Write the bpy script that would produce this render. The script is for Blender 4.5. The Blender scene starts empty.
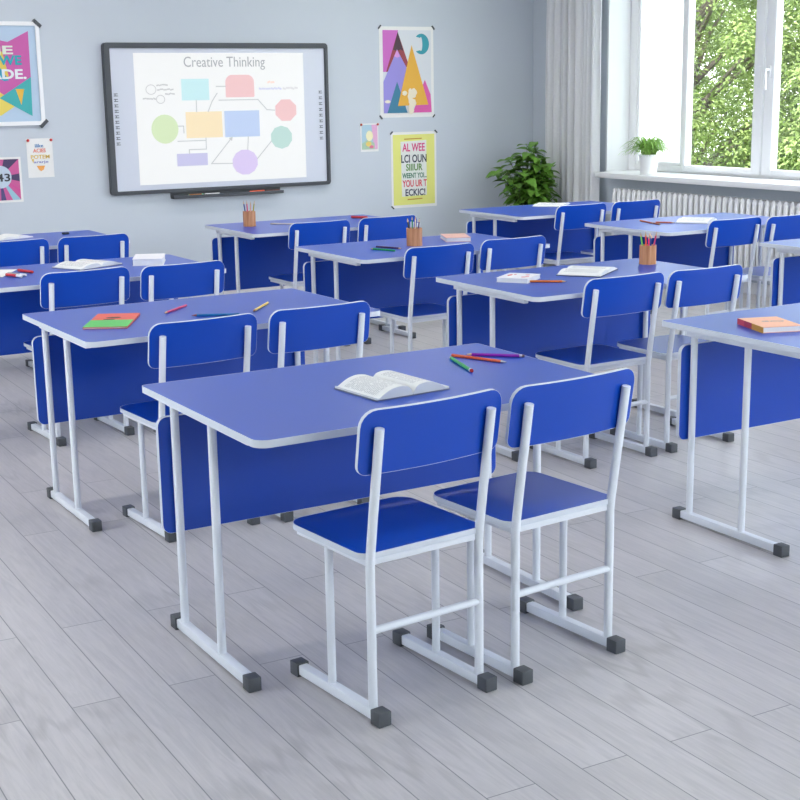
import bpy, bmesh, math, random
from math import sin, cos, pi, radians, sqrt
from mathutils import Vector, Matrix

S = bpy.context.scene
COL = S.collection

# ------------------------------------------------------------------ camera
F_PX, YAW, PITCH, ROLL = 1377.18, 0.532322, 0.220540, -0.0162763
CAM = Vector((-1.37248, -3.03204, 1.59311))
fw = Vector((sin(YAW)*cos(PITCH), cos(YAW)*cos(PITCH), -sin(PITCH)))
rt = Vector((cos(YAW), -sin(YAW), 0))
up = rt.cross(fw)
rt2 = cos(ROLL)*rt + sin(ROLL)*up
up2 = -sin(ROLL)*rt + cos(ROLL)*up
cd = bpy.data.cameras.new('camera')
cd.sensor_width = 36.0
cd.lens = F_PX*36.0/800.0
cd.clip_start = 0.05
cd.clip_end = 200
co = bpy.data.objects.new('camera', cd)
COL.objects.link(co)
co.matrix_world = Matrix(((rt2.x, up2.x, -fw.x, CAM.x), (rt2.y, up2.y, -fw.y, CAM.y),
                          (rt2.z, up2.z, -fw.z, CAM.z), (0, 0, 0, 1)))
S.camera = co

# ------------------------------------------------------------------ world, sun, exposure
W = bpy.data.worlds.new('sky')
S.world = W
W.use_nodes = True
wn = W.node_tree.nodes
wl = W.node_tree.links
bg = wn['Background']
sky = wn.new('ShaderNodeTexSky')
sky.sky_type = 'NISHITA'
sky.sun_disc = False
sky.sun_elevation = radians(52)
sky.sun_rotation = radians(240)
sky.air_density = 1.0
sky.dust_density = 2.5
mixw = wn.new('ShaderNodeMix')
mixw.data_type = 'RGBA'
mixw.inputs['Factor'].default_value = 0.72
mixw.inputs['B'].default_value = (0.97, 0.975, 1.0, 1)
skm = wn.new('ShaderNodeVectorMath')
skm.operation = 'SCALE'
skm.inputs['Scale'].default_value = 0.25
wl.new(sky.outputs[0], skm.inputs[0])
wl.new(skm.outputs[0], mixw.inputs['A'])
wl.new(mixw.outputs['Result'], bg.inputs['Color'])
bg.inputs['Strength'].default_value = 8.0

sd = bpy.data.lights.new('sun', 'SUN')
sd.energy = 9.0
sd.angle = radians(1.5)
sd.color = (1.0, 0.95, 0.84)
so = bpy.data.objects.new('sun', sd)
COL.objects.link(so)
so.rotation_euler = Vector((0.60, -0.10, -1.0)).to_track_quat('-Z', 'Y').to_euler()

S.view_settings.view_transform = 'Standard'
S.view_settings.look = 'None'
S.view_settings.gamma = 1.0
S.view_settings.use_curve_mapping = False
S.view_settings.exposure = 0.02
LAMP_W = 11.0            # each added ceiling lamp

# ------------------------------------------------------------------ materials
MATS = {}
def mat(name, color=(0.8, 0.8, 0.8), rough=0.5, metal=0.0, spec=0.5, emit=0.0, noise=0.0, nscale=40.0, bump=0.0, ior=1.5, coat=0.0):
    if name in MATS:
        return MATS[name]
    m = bpy.data.materials.new(name)
    m.use_nodes = True
    nt = m.node_tree
    b = nt.nodes['Principled BSDF']
    b.inputs['Base Color'].default_value = (*color, 1)
    b.inputs['Roughness'].default_value = rough
    b.inputs['Metallic'].default_value = metal
    b.inputs['Specular IOR Level'].default_value = spec
    b.inputs['IOR'].default_value = ior
    b.inputs['Coat Weight'].default_value = coat
    if emit:
        b.inputs['Emission Color'].default_value = (*color, 1)
        b.inputs['Emission Strength'].default_value = emit
    if noise or bump:
        tc = nt.nodes.new('ShaderNodeTexCoord')
        n = nt.nodes.new('ShaderNodeTexNoise')
        n.inputs['Scale'].default_value = nscale
        n.inputs['Detail'].default_value = 4
        nt.links.new(tc.outputs['Object'], n.inputs['Vector'])
        if noise:
            r = nt.nodes.new('ShaderNodeMapRange')
            r.inputs['To Min'].default_value = 1-noise
            r.inputs['To Max'].default_value = 1+noise
            nt.links.new(n.outputs['Fac'], r.inputs['Value'])
            mul = nt.nodes.new('ShaderNodeVectorMath')
            mul.operation = 'SCALE'
            mul.inputs[0].default_value = color
            nt.links.new(r.outputs[0], mul.inputs['Scale'])
            nt.links.new(mul.outputs[0], b.inputs['Base Color'])
        if bump:
            bp = nt.nodes.new('ShaderNodeBump')
            bp.inputs['Strength'].default_value = bump
            bp.inputs['Distance'].default_value = 0.002
            nt.links.new(n.outputs['Fac'], bp.inputs['Height'])
            nt.links.new(bp.outputs[0], b.inputs['Normal'])
    MATS[name] = m
    return m

def srgb(r, g, b):
    f = lambda c: (c/255/12.92) if c/255 <= 0.04045 else ((c/255+0.055)/1.055)**2.4
    return (f(r), f(g), f(b))

M_LAM = mat('blue_laminate', (0.0002, 0.058, 0.45), 0.33, noise=0.03, nscale=300, ior=1.46)
M_EDGE = mat('white_edging', (0.64, 0.68, 0.75), 0.45, noise=0.02, nscale=60)
M_STEEL = mat('white_painted_steel', (0.78, 0.81, 0.86), 0.32, noise=0.015, nscale=30)
M_CAP = mat('grey_plastic_cap', (0.075, 0.082, 0.092), 0.55, bump=0.15, nscale=400, noise=0.08)
M_WALL = mat('pale_blue_wall_paint', (0.55, 0.60, 0.665), 0.72, noise=0.015, nscale=3, bump=0.05)
M_WHITE = mat('white_gloss_paint', (0.84, 0.85, 0.87), 0.35, noise=0.01, nscale=5)
M_CEIL = mat('white_ceiling_paint', (0.85, 0.86, 0.87), 0.8, noise=0.01, nscale=5)
M_PAPER = mat('white_paper', (0.80, 0.80, 0.79), 0.75, noise=0.03, nscale=60)
M_DARK = mat('dark_grey_plastic', (0.055, 0.062, 0.075), 0.42, noise=0.04, nscale=80)

def floor_mat():
    m = bpy.data.materials.new('whitewashed_oak_planks')
    m.use_nodes = True
    nt = m.node_tree
    b = nt.nodes['Principled BSDF']
    N, L = nt.nodes.new, nt.links.new
    tc = N('ShaderNodeTexCoord')
    mp = N('ShaderNodeMapping')
    mp.inputs['Rotation'].default_value = (0, 0, pi/2+.02)
    mp.inputs['Location'].default_value = (0.35, 0.005, 0)
    L(tc.outputs['Object'], mp.inputs['Vector'])
    br = N('ShaderNodeTexBrick')
    br.offset = 0.37
    br.offset_frequency = 2
    br.inputs['Scale'].default_value = 1.0
    br.inputs['Brick Width'].default_value = 1.55
    br.inputs['Row Height'].default_value = 0.1365
    br.inputs['Mortar Size'].default_value = 0.0019
    br.inputs['Mortar Smooth'].default_value = 0.3
    br.inputs['Bias'].default_value = 0.0
    br.inputs['Color1'].default_value = (0.0, 0.0, 0.0, 1)
    br.inputs['Color2'].default_value = (1.0, 1.0, 1.0, 1)
    br.inputs['Mortar'].default_value = (0.5, 0.5, 0.5, 1)
    L(mp.outputs[0], br.inputs['Vector'])
    # grain: noise stretched along the boards (y)
    mg = N('ShaderNodeMapping')
    mg.inputs['Scale'].default_value = (34, 2.4, 1)
    L(tc.outputs['Object'], mg.inputs['Vector'])
    addv = N('ShaderNodeVectorMath')
    addv.operation = 'MULTIPLY_ADD'
    L(br.outputs['Color'], addv.inputs[0])
    addv.inputs[1].default_value = (7, 13, 5)
    L(mg.outputs[0], addv.inputs[2])
    g = N('ShaderNodeTexNoise')
    g.inputs['Scale'].default_value = 1.6
    g.inputs['Detail'].default_value = 7
    g.inputs['Roughness'].default_value = 0.62
    g.inputs['Distortion'].default_value = 1.3
    L(addv.outputs[0], g.inputs['Vector'])
    # cathedral rings
    wv = N('ShaderNodeTexWave')
    wv.wave_type = 'RINGS'
    wv.inputs['Scale'].default_value = 0.55
    wv.inputs['Distortion'].default_value = 9.0
    wv.inputs['Detail'].default_value = 3
    wv.inputs['Detail Scale'].default_value = 0.8
    L(addv.outputs[0], wv.inputs['Vector'])
    c = N('ShaderNodeValToRGB')
    c.color_ramp.elements[0].position = 0.30
    c.color_ramp.elements[0].color = (*srgb(181, 178, 180), 1)
    c.color_ramp.elements[1].position = 0.62
    c.color_ramp.elements[1].color = (*srgb(197, 193, 194), 1)
    L(g.outputs['Fac'], c.inputs['Fac'])
    # ring pattern only in some places
    n2 = N('ShaderNodeTexNoise')
    n2.inputs['Scale'].default_value = 1.4
    L(tc.outputs['Object'], n2.inputs['Vector'])
    r2 = N('ShaderNodeMapRange')
    r2.inputs['From Min'].default_value = 0.5
    r2.inputs['From Max'].default_value = 0.68
    r2.inputs['To Max'].default_value = 0.5
    L(n2.outputs['Fac'], r2.inputs['Value'])
    mx = N('ShaderNodeMix')
    mx.data_type = 'RGBA'
    mx.blend_type = 'MULTIPLY'
    L(r2.outputs[0], mx.inputs['Factor'])
    L(c.outputs[0], mx.inputs['A'])
    rw = N('ShaderNodeValToRGB')
    rw.color_ramp.elements[0].color = (0.66, 0.66, 0.66, 1)
    rw.color_ramp.elements[1].position = 0.45
    L(wv.outputs['Fac'], rw.inputs['Fac'])
    L(rw.outputs[0], mx.inputs['B'])
    # board to board variation
    rv = N('ShaderNodeMapRange')
    rv.inputs['To Min'].default_value = 0.95
    rv.inputs['To Max'].default_value = 1.05
    L(br.outputs['Color'], rv.inputs['Value'])
    sc = N('ShaderNodeVectorMath')
    sc.operation = 'SCALE'
    L(mx.outputs['Result'], sc.inputs[0])
    L(rv.outputs[0], sc.inputs['Scale'])
    # seams
    ms = N('ShaderNodeMix')
    ms.data_type = 'RGBA'
    L(br.outputs['Fac'], ms.inputs['Factor'])
    L(sc.outputs[0], ms.inputs['A'])
    ms.inputs['B'].default_value = (*srgb(130, 130, 134), 1)
    L(ms.outputs['Result'], b.inputs['Base Color'])
    rr = N('ShaderNodeMapRange')
    rr.inputs['To Min'].default_value = 0.30
    rr.inputs['To Max'].default_value = 0.46
    L(g.outputs['Fac'], rr.inputs['Value'])
    L(rr.outputs[0], b.inputs['Roughness'])
    bp = N('ShaderNodeBump')
    bp.inputs['Strength'].default_value = 0.12
    bp.inputs['Distance'].default_value = 0.003
    L(g.outputs['Fac'], bp.inputs['Height'])
    L(bp.outputs[0], b.inputs['Normal'])
    return m

def glass_mat():
    m = bpy.data.materials.new('window_glass')
    m.use_nodes = True
    nt = m.node_tree
    nt.nodes.remove(nt.nodes['Principled BSDF'])
    out = nt.nodes['Material Output']
    t = nt.nodes.new('ShaderNodeBsdfTransparent')
    t.inputs['Color'].default_value = (0.97, 0.985, 0.98, 1)
    g = nt.nodes.new('ShaderNodeBsdfGlossy')
    g.inputs['Roughness'].default_value = 0.02
    lw = nt.nodes.new('ShaderNodeLayerWeight')
    lw.inputs['Blend'].default_value = 0.5
    pw = nt.nodes.new('ShaderNodeMath')
    pw.operation = 'POWER'
    pw.inputs[1].default_value = 5.0
    nt.links.new(lw.outputs['Facing'], pw.inputs[0])
    fr = nt.nodes.new('ShaderNodeMath')
    fr.operation = 'MULTIPLY_ADD'
    fr.inputs[1].default_value = 0.9
    fr.inputs[2].default_value = 0.03
    nt.links.new(pw.outputs[0], fr.inputs[0])
    mx = nt.nodes.new('ShaderNodeMixShader')
    nt.links.new(fr.outputs[0], mx.inputs[0])
    nt.links.new(t.outputs[0], mx.inputs[1])
    nt.links.new(g.outputs[0], mx.inputs[2])
    nt.links.new(mx.outputs[0], out.inputs['Surface'])
    return m

def translucent_mat(name, color, trans=0.5, thru=0.0, rough=0.6, noise=0.0, nscale=20):
    m = bpy.data.materials.new(name)
    m.use_nodes = True
    nt = m.node_tree
    b = nt.nodes['Principled BSDF']
    b.inputs['Base Color'].default_value = (*color, 1)
    b.inputs['Roughness'].default_value = rough
    out = nt.nodes['Material Output']
    t = nt.nodes.new('ShaderNodeBsdfTranslucent')
    t.inputs['Color'].default_value = (*color, 1)
    mx = nt.nodes.new('ShaderNodeMixShader')
    mx.inputs[0].default_value = trans
    nt.links.new(b.outputs[0], mx.inputs[1])
    nt.links.new(t.outputs[0], mx.inputs[2])
    last = mx
    if thru:
        tr = nt.nodes.new('ShaderNodeBsdfTransparent')
        m2 = nt.nodes.new('ShaderNodeMixShader')
        m2.inputs[0].default_value = thru
        nt.links.new(mx.outputs[0], m2.inputs[1])
        nt.links.new(tr.outputs[0], m2.inputs[2])
        last = m2
    if noise:
        tc = nt.nodes.new('ShaderNodeTexCoord')
        n = nt.nodes.new('ShaderNodeTexNoise')
        n.inputs['Scale'].default_value = nscale
        nt.links.new(tc.outputs['Object'], n.inputs['Vector'])
        r = nt.nodes.new('ShaderNodeMapRange')
        r.inputs['From Min'].default_value = 0.3
        r.inputs['From Max'].default_value = 0.7
        r.inputs['To Min'].default_value = 1-noise
        r.inputs['To Max'].default_value = 1+noise
        nt.links.new(n.outputs['Fac'], r.inputs['Value'])
        mul = nt.nodes.new('ShaderNodeVectorMath')
        mul.operation = 'SCALE'
        mul.inputs[0].default_value = color
        nt.links.new(r.outputs[0], mul.inputs['Scale'])
        nt.links.new(mul.outputs[0], b.inputs['Base Color'])
        nt.links.new(mul.outputs[0], t.inputs['Color'])
    nt.links.new(last.outputs[0], out.inputs['Surface'])
    return m

def print_mat():
    """paper printed with rows of grey text (object space)"""
    m = bpy.data.materials.new('printed_page')
    m.use_nodes = True
    nt = m.node_tree
    N, L = nt.nodes.new, nt.links.new
    b = nt.nodes['Principled BSDF']
    b.inputs['Roughness'].default_value = 0.7
    tc = N('ShaderNodeTexCoord')
    sep = N('ShaderNodeSeparateXYZ')
    L(tc.outputs['Object'], sep.inputs[0])
    def math_(op, a, bv=None, cv=None):
        n = N('ShaderNodeMath')
        n.operation = op
        for i, v in enumerate((a, bv, cv)):
            if v is None:
                continue
            if isinstance(v, (int, float)):
                n.inputs[i].default_value = v
            else:
                L(v, n.inputs[i])
        return n.outputs[0]
    row = math_('MULTIPLY', sep.outputs['Y'], 1/0.0085)
    fr = math_('FRACT', row)
    line = math_('LESS_THAN', fr, 0.45)
    flo = math_('FLOOR', row)
    comb = N('ShaderNodeCombineXYZ')
    L(math_('MULTIPLY', sep.outputs['X'], 260), comb.inputs[0])
    L(math_('MULTIPLY', flo, 3.7), comb.inputs[1])
    nz = N('ShaderNodeTexNoise')
    nz.inputs['Scale'].default_value = 1.0
    L(comb.outputs[0], nz.inputs['Vector'])
    word = math_('GREATER_THAN', nz.outputs['Fac'], 0.42)
    ax = math_('ABSOLUTE', sep.outputs['X'])
    inx = math_('MULTIPLY', math_('GREATER_THAN', ax, 0.018), math_('LESS_THAN', ax, 0.112))
    iny = math_('LESS_THAN', math_('ABSOLUTE', sep.outputs['Y']), 0.082)
    k = math_('MULTIPLY', math_('MULTIPLY', line, word), math_('MULTIPLY', inx, iny))
    k = math_('MULTIPLY', k, 0.62)
    mx = N('ShaderNodeMix')
    mx.data_type = 'RGBA'
    L(k, mx.inputs['Factor'])
    mx.inputs['A'].default_value = (0.78, 0.79, 0.78, 1)
    mx.inputs['B'].default_value = (0.22, 0.23, 0.26, 1)
    L(mx.outputs['Result'], b.inputs['Base Color'])
    return m

def wood_mat(name, c1, c2, scale=(60, 60, 4)):
    m = bpy.data.materials.new(name)
    m.use_nodes = True
    nt = m.node_tree
    b = nt.nodes['Principled BSDF']
    tc = nt.nodes.new('ShaderNodeTexCoord')
    mp = nt.nodes.new('ShaderNodeMapping')
    mp.inputs['Scale'].default_value = scale
    n = nt.nodes.new('ShaderNodeTexNoise')
    n.inputs['Scale'].default_value = 1.5
    n.inputs['Detail'].default_value = 5
    c = nt.nodes.new('ShaderNodeValToRGB')
    c.color_ramp.elements[0].position = 0.35
    c.color_ramp.elements[0].color = (*c1, 1)
    c.color_ramp.elements[1].position = 0.65
    c.color_ramp.elements[1].color = (*c2, 1)
    nt.links.new(tc.outputs['Object'], mp.inputs['Vector'])
    nt.links.new(mp.outputs[0], n.inputs['Vector'])
    nt.links.new(n.outputs['Fac'], c.inputs['Fac'])
    nt.links.new(c.outputs[0], b.inputs['Base Color'])
    b.inputs['Roughness'].default_value = 0.55
    return m

M_FLOOR = floor_mat()
M_GLASS = glass_mat()
M_PRINT = print_mat()
M_CUP = wood_mat('tan_cup_wood', srgb(178, 118, 78), srgb(205, 148, 104))
M_CURT = translucent_mat('sheer_white_curtain', (0.86, 0.87, 0.89), 0.38, 0.0, 0.8, 0.02, 60)
M_FROST_STANDIN = translucent_mat('standin_frosted_glass', (0.95, 0.96, 0.97), 0.8, 0.0, 0.35, 0.01, 2)

# ------------------------------------------------------------------ mesh helpers
def bx(bm, x0, x1, y0, y1, z0, z1, bev=0.0, seg=2):
    r = bmesh.ops.create_cube(bm, size=1.0)
    vs = r['verts']
    for v in vs:
        v.co = Vector((x0+(v.co.x+.5)*(x1-x0), y0+(v.co.y+.5)*(y1-y0), z0+(v.co.z+.5)*(z1-z0)))
    if bev:
        es = set()
        for v in vs:
            es.update(v.link_edges)
        bmesh.ops.bevel(bm, geom=list(es), offset=bev, segments=seg, affect='EDGES', profile=0.5)
    return bm

def tube(bm, pts, r, n=14, cap=True, radii=None):
    pts = [Vector(p) for p in pts]
    rings = []
    prev = None
    for i, p in enumerate(pts):
        if i == 0:
            d = pts[1]-p
        elif i == len(pts)-1:
            d = p-pts[i-1]
        else:
            d = (pts[i+1]-p).normalized()+(p-pts[i-1]).normalized()
        d.normalize()
        if prev is None:
            a = Vector((1, 0, 0)) if abs(d.x) < 0.9 else Vector((0, 1, 0))
            u = (a-d*a.dot(d)).normalized()
        else:
            u = (prev-d*prev.dot(d)).normalized()
        prev = u
        w = d.cross(u)
        rr = radii[i] if radii else r
        rings.append([bm.verts.new(p+(u*cos(2*pi*k/n)+w*sin(2*pi*k/n))*rr) for k in range(n)])
    for a, b in zip(rings, rings[1:]):
        for k in range(n):
            bm.faces.new((a[k], a[(k+1) % n], b[(k+1) % n], b[k]))
    if cap:
        bm.faces.new(list(reversed(rings[0])))
        bm.faces.new(rings[-1])
    return bm

def lathe(bm, prof, n=24, c=(0, 0, 0)):
    rings = []
    for r, z in prof:
        rings.append([bm.verts.new((c[0]+r*cos(2*pi*k/n), c[1]+r*sin(2*pi*k/n), c[2]+z)) for k in range(n)])
    for a, b in zip(rings, rings[1:]):
        for k in range(n):
            bm.faces.new((a[k], a[(k+1) % n], b[(k+1) % n], b[k]))
    bm.faces.new(list(reversed(rings[0])))
    bm.faces.new(rings[-1])
    return bm

def rrect(x0, x1, y0, y1, r, n=6):
    """rounded rectangle, ccw; r = one radius or (x0y0, x1y0, x1y1, x0y1)"""
    if not isinstance(r, (list, tuple)):
        r = (r,)*4
    out = []
    for (cx, cy, a0), rr in zip(((x0, y0, pi), (x1, y0, 1.5*pi), (x1, y1, 0), (x0, y1, .5*pi)), r):
        sx = 1 if cx == x0 else -1
        sy = 1 if cy == y0 else -1
        ox, oy = cx+sx*rr, cy+sy*rr
        for k in range(n+1):
            a = a0+(pi/2)*k/n
            out.append((ox+rr*cos(a), oy+rr*sin(a)))
    return out

def prism(bm, pts, a0, a1, ax='z', f=None):
    """extrude a 2D outline from a0 to a1; ax z: (x,y); ax y: (x,z)"""
    def P(p, a):
        q = Vector((p[0], p[1], a)) if ax == 'z' else Vector((p[0], a, p[1]))
        return f(q) if f else q
    lo = [bm.verts.new(P(p, a0)) for p in pts]
    hi = [bm.verts.new(P(p, a1)) for p in pts]
    n = len(pts)
    fs = [bm.faces.new(lo), bm.faces.new(hi)]
    for k in range(n):
        fs.append(bm.faces.new((lo[k], lo[(k+1) % n], hi[(k+1) % n], hi[k])))
    bmesh.ops.recalc_face_normals(bm, faces=fs)
    return bm

def ring(bm, outer, inner, a0, a1, ax='z', f=None):
    def P(p, a):
        q = Vector((p[0], p[1], a)) if ax == 'z' else Vector((p[0], a, p[1]))
        return f(q) if f else q
    n = len(outer)
    L = [[bm.verts.new(P(p, a)) for p in o] for o, a in ((outer, a0), (outer, a1), (inner, a1), (inner, a0))]
    fs = []
    for i in range(4):
        A, B = L[i], L[(i+1) % 4]
        for k in range(n):
            fs.append(bm.faces.new((A[k], A[(k+1) % n], B[(k+1) % n], B[k])))
    bmesh.ops.recalc_face_normals(bm, faces=fs)
    return bm

def obj(name, bm, m, parent=None, smooth=True, angle=35):
    me = bpy.data.meshes.new(name)
    bm.to_mesh(me)
    bm.free()
    if m:
        for q in (m if isinstance(m, (list, tuple)) else [m]):
            me.materials.append(q)
    if smooth:
        me.shade_smooth()
        me.set_sharp_from_angle(angle=radians(angle))
    o = bpy.data.objects.new(name, me)
    COL.objects.link(o)
    if parent:
        o.parent = parent
    return o

def tag(o, label=None, cat=None, group=None, kind=None):
    if label: o['label'] = label
    if cat: o['category'] = cat
    if group: o['group'] = group
    if kind: o['kind'] = kind
    return o

def empty(name, loc=(0, 0, 0), rz=0.0, label=None, cat=None, group=None, kind=None):
    o = bpy.data.objects.new(name, None)
    o.empty_display_size = 0.1
    COL.objects.link(o)
    o.location = loc
    o.rotation_euler = (0, 0, rz)
    return tag(o, label, cat, group, kind)

def copy_tree(o, parent=None):
    c = o.copy()
    COL.objects.link(c)
    if parent:
        c.parent = parent
    for ch in o.children:
        copy_tree(ch, c)
    return c

def BM():
    return bmesh.new()

# ------------------------------------------------------------------ room shell
YW = 7.70      # front wall (board)
XW = 6.45      # window wall
XL, YB, ZC = -3.3, -5.2, 3.1
WT = 0.42

def structure(name, bm, m, parent=None, smooth=False):
    o = obj(name, bm, m, parent, smooth)
    if not parent:
        o['kind'] = 'structure'
    return o

structure('floor', bx(BM(), XL-.2, XW+WT, YB-.2, YW+.2, -0.2, 0.0), M_FLOOR)
structure('ceiling', bx(BM(), XL-.2, XW+WT, YB-.2, YW+.2, ZC, ZC+.25), M_CEIL)
structure('wall_front', bx(BM(), XL-.2, XW+WT, YW, YW+.2, 0, ZC), M_WALL)
LW0, LW1 = 0.2, 2.7
bm = BM()
bx(bm, XL-.2, XL, YB, YW, 0, 1.0)
bx(bm, XL-.2, XL, YB, YW, 2.6, ZC)
bx(bm, XL-.2, XL, YB, LW0, 1.0, 2.6)
bx(bm, XL-.2, XL, LW1, YW, 1.0, 2.6)
structure('wall_left', bm, M_WALL)
r = empty('window_5', (XL, 0, 0), kind='structure')  # unseen window added to let fill light in from the left
bm = BM()
for y in (LW0+.04, (LW0+LW1)/2, LW1-.04):
    bx(bm, -.14, -.07, y-.04, y+.04, 1.07, 2.53, .004)
bx(bm, -.14, -.07, LW0, LW1, 1.0, 1.07, .004)
bx(bm, -.14, -.07, LW0, LW1, 2.53, 2.6, .004)
obj('frame', bm, M_WHITE, r)
for y0, y1 in ((LW0+.07, 1.42), (1.48, LW1-.07)):
    obj('pane', bx(BM(), -.108, -.102, y0, y1, 1.06, 2.54), M_GLASS, r, False)
bm = BM()
bx(bm, XL-.2, XW+WT, YB-.2, YB, 0, .9)
bx(bm, XL-.2, XW+WT, YB-.2, YB, 2.85, ZC)
bx(bm, XL-.2, .8, YB-.2, YB, .9, 2.85)
bx(bm, 5.4, XW+WT, YB-.2, YB, .9, 2.85)
structure('wall_back', bm, M_WALL)

SILL_Z = 0.835
HEAD_Z = 2.86
OPEN = [(3.26, 6.62), (-0.74, 2.62), (-4.74, -1.38)]  # first opening is in view; the other two are added to let in daylight
bm = BM()
bx(bm, XW, XW+WT, YB, YW, 0, SILL_Z)
bx(bm, XW, XW+WT, YB, YW, HEAD_Z, ZC)
edges = [YB]
for a, b in sorted(OPEN):
    edges += [a, b]
edges.append(YW)
for i in range(0, len(edges), 2):
    bx(bm, XW, XW+WT, edges[i], edges[i+1], SILL_Z, HEAD_Z)
structure('wall_right', bm, M_WALL)

# skirting
structure('baseboard_front', bx(BM(), XL, XW-.015, YW-.015, YW, 0, 0.09, .003), M_WHITE)
structure('baseboard_right', bx(BM(), XW-.015, XW, YB, YW-.015, 0, 0.09, .003), M_WHITE)
structure('baseboard_left', bx(BM(), XL, XL+.015, YB, YW-.015, 0, 0.09, .003), M_WHITE)

# windows: white lining of the opening, frame, sashes, panes, handle, sill board
def window(name, y0, y1, frosted_last):
    r = empty(name, (XW, y1, SILL_Z+.045), kind='structure')
    L = y1-y0
    # local: x outward, y negative along the wall, z up from the sill top
    H = HEAD_Z-SILL_Z-.045
    bm = BM()
    bx(bm, 0.0, WT, -0.022, 0, 0, H-.02)
    bx(bm, 0.0, WT, -L, -L+.022, 0, H-.02)
    bx(bm, 0.0, WT, -L, 0, H-.02, H)
    obj('reveal_lining', bm, M_WHITE, r, False)
    xo0, xo1 = 0.24, 0.305
    bm = BM()
    ya, yb = -.022, -L+.022
    bx(bm, xo0, xo1, ya-.093, ya, 0, H-.02, .004)
    bx(bm, xo0, xo1, yb, yb+.093, 0, H-.02, .004)
    bx(bm, xo0, xo1, yb+.093, ya-.093, 0, .055, .004)
    bx(bm, xo0, xo1, yb+.093, ya-.093, H-.09, H-.02, .004)
    obj('frame', bm, M_WHITE, r)
    # bays: narrow light beside the wall (frosting made up for a blank white view), two casements, narrow light
    A = ya-.093
    B = yb+.093
    m1 = (-0.71, -0.752)
    bays = [(A, m1[0]), (m1[1], -1.645), (-1.665, -2.61), (-2.65, B)]
    bm = BM()
    bx(bm, xo0, xo1, m1[1], m1[0], .055, H-.09, .004)
    obj('mullion', bm, M_WHITE, r)
    bm = BM()
    bx(bm, xo0, xo1, -2.65, -2.61, .055, H-.09, .004)
    obj('mullion', bm, M_WHITE, r)
    for i, (p, q) in enumerate(bays):
        sx0, sx1 = xo0-.028, xo1-.02
        if i in (1, 2):
            bw = .085 if i == 1 else .075
            e1 = .034 if i == 1 else .098
            e2 = .098 if i == 1 else .055
            z0, z1 = .022, H-.075
            bm = BM()
            bx(bm, sx0, sx1, p-e1, p, z0, z1, .006)
            bx(bm, sx0, sx1, q, q+e2, z0, z1, .006)
            bx(bm, sx0, sx1, q+e2, p-e1, z0, z0+.045, .006)
            bx(bm, sx0, sx1, q+e2, p-e1, z1-.06, z1, .006)
            s = obj('sash', bm, M_WHITE, r)
            obj('pane', bx(BM(), .26, .266, q+e2-.01, p-e1+.01, z0+.05, z1-.05), M_GLASS, s, False)
            zc = .83
            if i == 2:
                bm = BM()
                yc = p-.055
                bx(bm, sx0-.014, sx0, yc-.014, yc+.014, zc-.06, zc+.03, .004)
                tube(bm, [(sx0-.01, yc, zc), (sx0-.05, yc, zc)], .010, 10)
                tube(bm, [(sx0-.05, yc, zc+.008), (sx0-.052, yc, zc-.06), (sx0-.046, yc, zc-.15)], .011, 10)
                obj('handle', bm, M_WHITE, s)
            else:
                bm = BM()
                yc = q+.03
                bx(bm, sx0-.012, sx0, yc-.02, yc+.02, zc-.14, zc+.03, .006)
                obj('handle', bm, M_WHITE, s)
        else:
            fm = M_FROST_STANDIN if i == 0 else M_GLASS
            bm = BM()
            bx(bm, .262, .270, q-.01, p+.01, .045, H-.08)
            obj('standin_frosted_pane' if i == 0 else 'pane', bm, fm, r, False)
            bm = BM()
            bx(bm, xo0+.008, xo0+.03, p-.03, p, .055, H-.09, .002)
            bx(bm, xo0+.008, xo0+.03, q, q+.03, .055, H-.09, .002)
            bx(bm, xo0+.008, xo0+.03, q+.03, p-.03, .055, .085, .002)
            bx(bm, xo0+.008, xo0+.03, q+.03, p-.03, H-.12, H-.09, .002)
            obj('glazing_bead', bm, M_WHITE, r)
    # sill board
    bm = BM()
    bx(bm, -.20, 0.0, -L-.06, -.10, -.045, 0.0, .006)
    bx(bm, -.005, WT, -L, 0.0, -.044, -.0005)
    obj('sill_board', bm, M_WHITE, r)
    return r
for i, (a, b) in enumerate(OPEN):
    window('window_%d' % (i+1), a, b, True)

# added for fill light: an unseen wide window in the wall behind the camera
r = empty('window_4', (0, YB, 0), kind='structure')
bm = BM()
for x in (.85, 3.1, 5.35):
    bx(bm, x-.05, x+.05, -.14, -.07, .95, 2.8, .004)
bx(bm, .8, 5.4, -.14, -.07, .9, .97, .004)
bx(bm, .8, 5.4, -.14, -.07, 2.78, 2.85, .004)
obj('frame', bm, M_WHITE, r)
for x0, x1 in ((.9, 3.05), (3.15, 5.3)):
    obj('pane', bx(BM(), x0, x1, -.108, -.102, .96, 2.79), M_GLASS, r, False)

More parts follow.
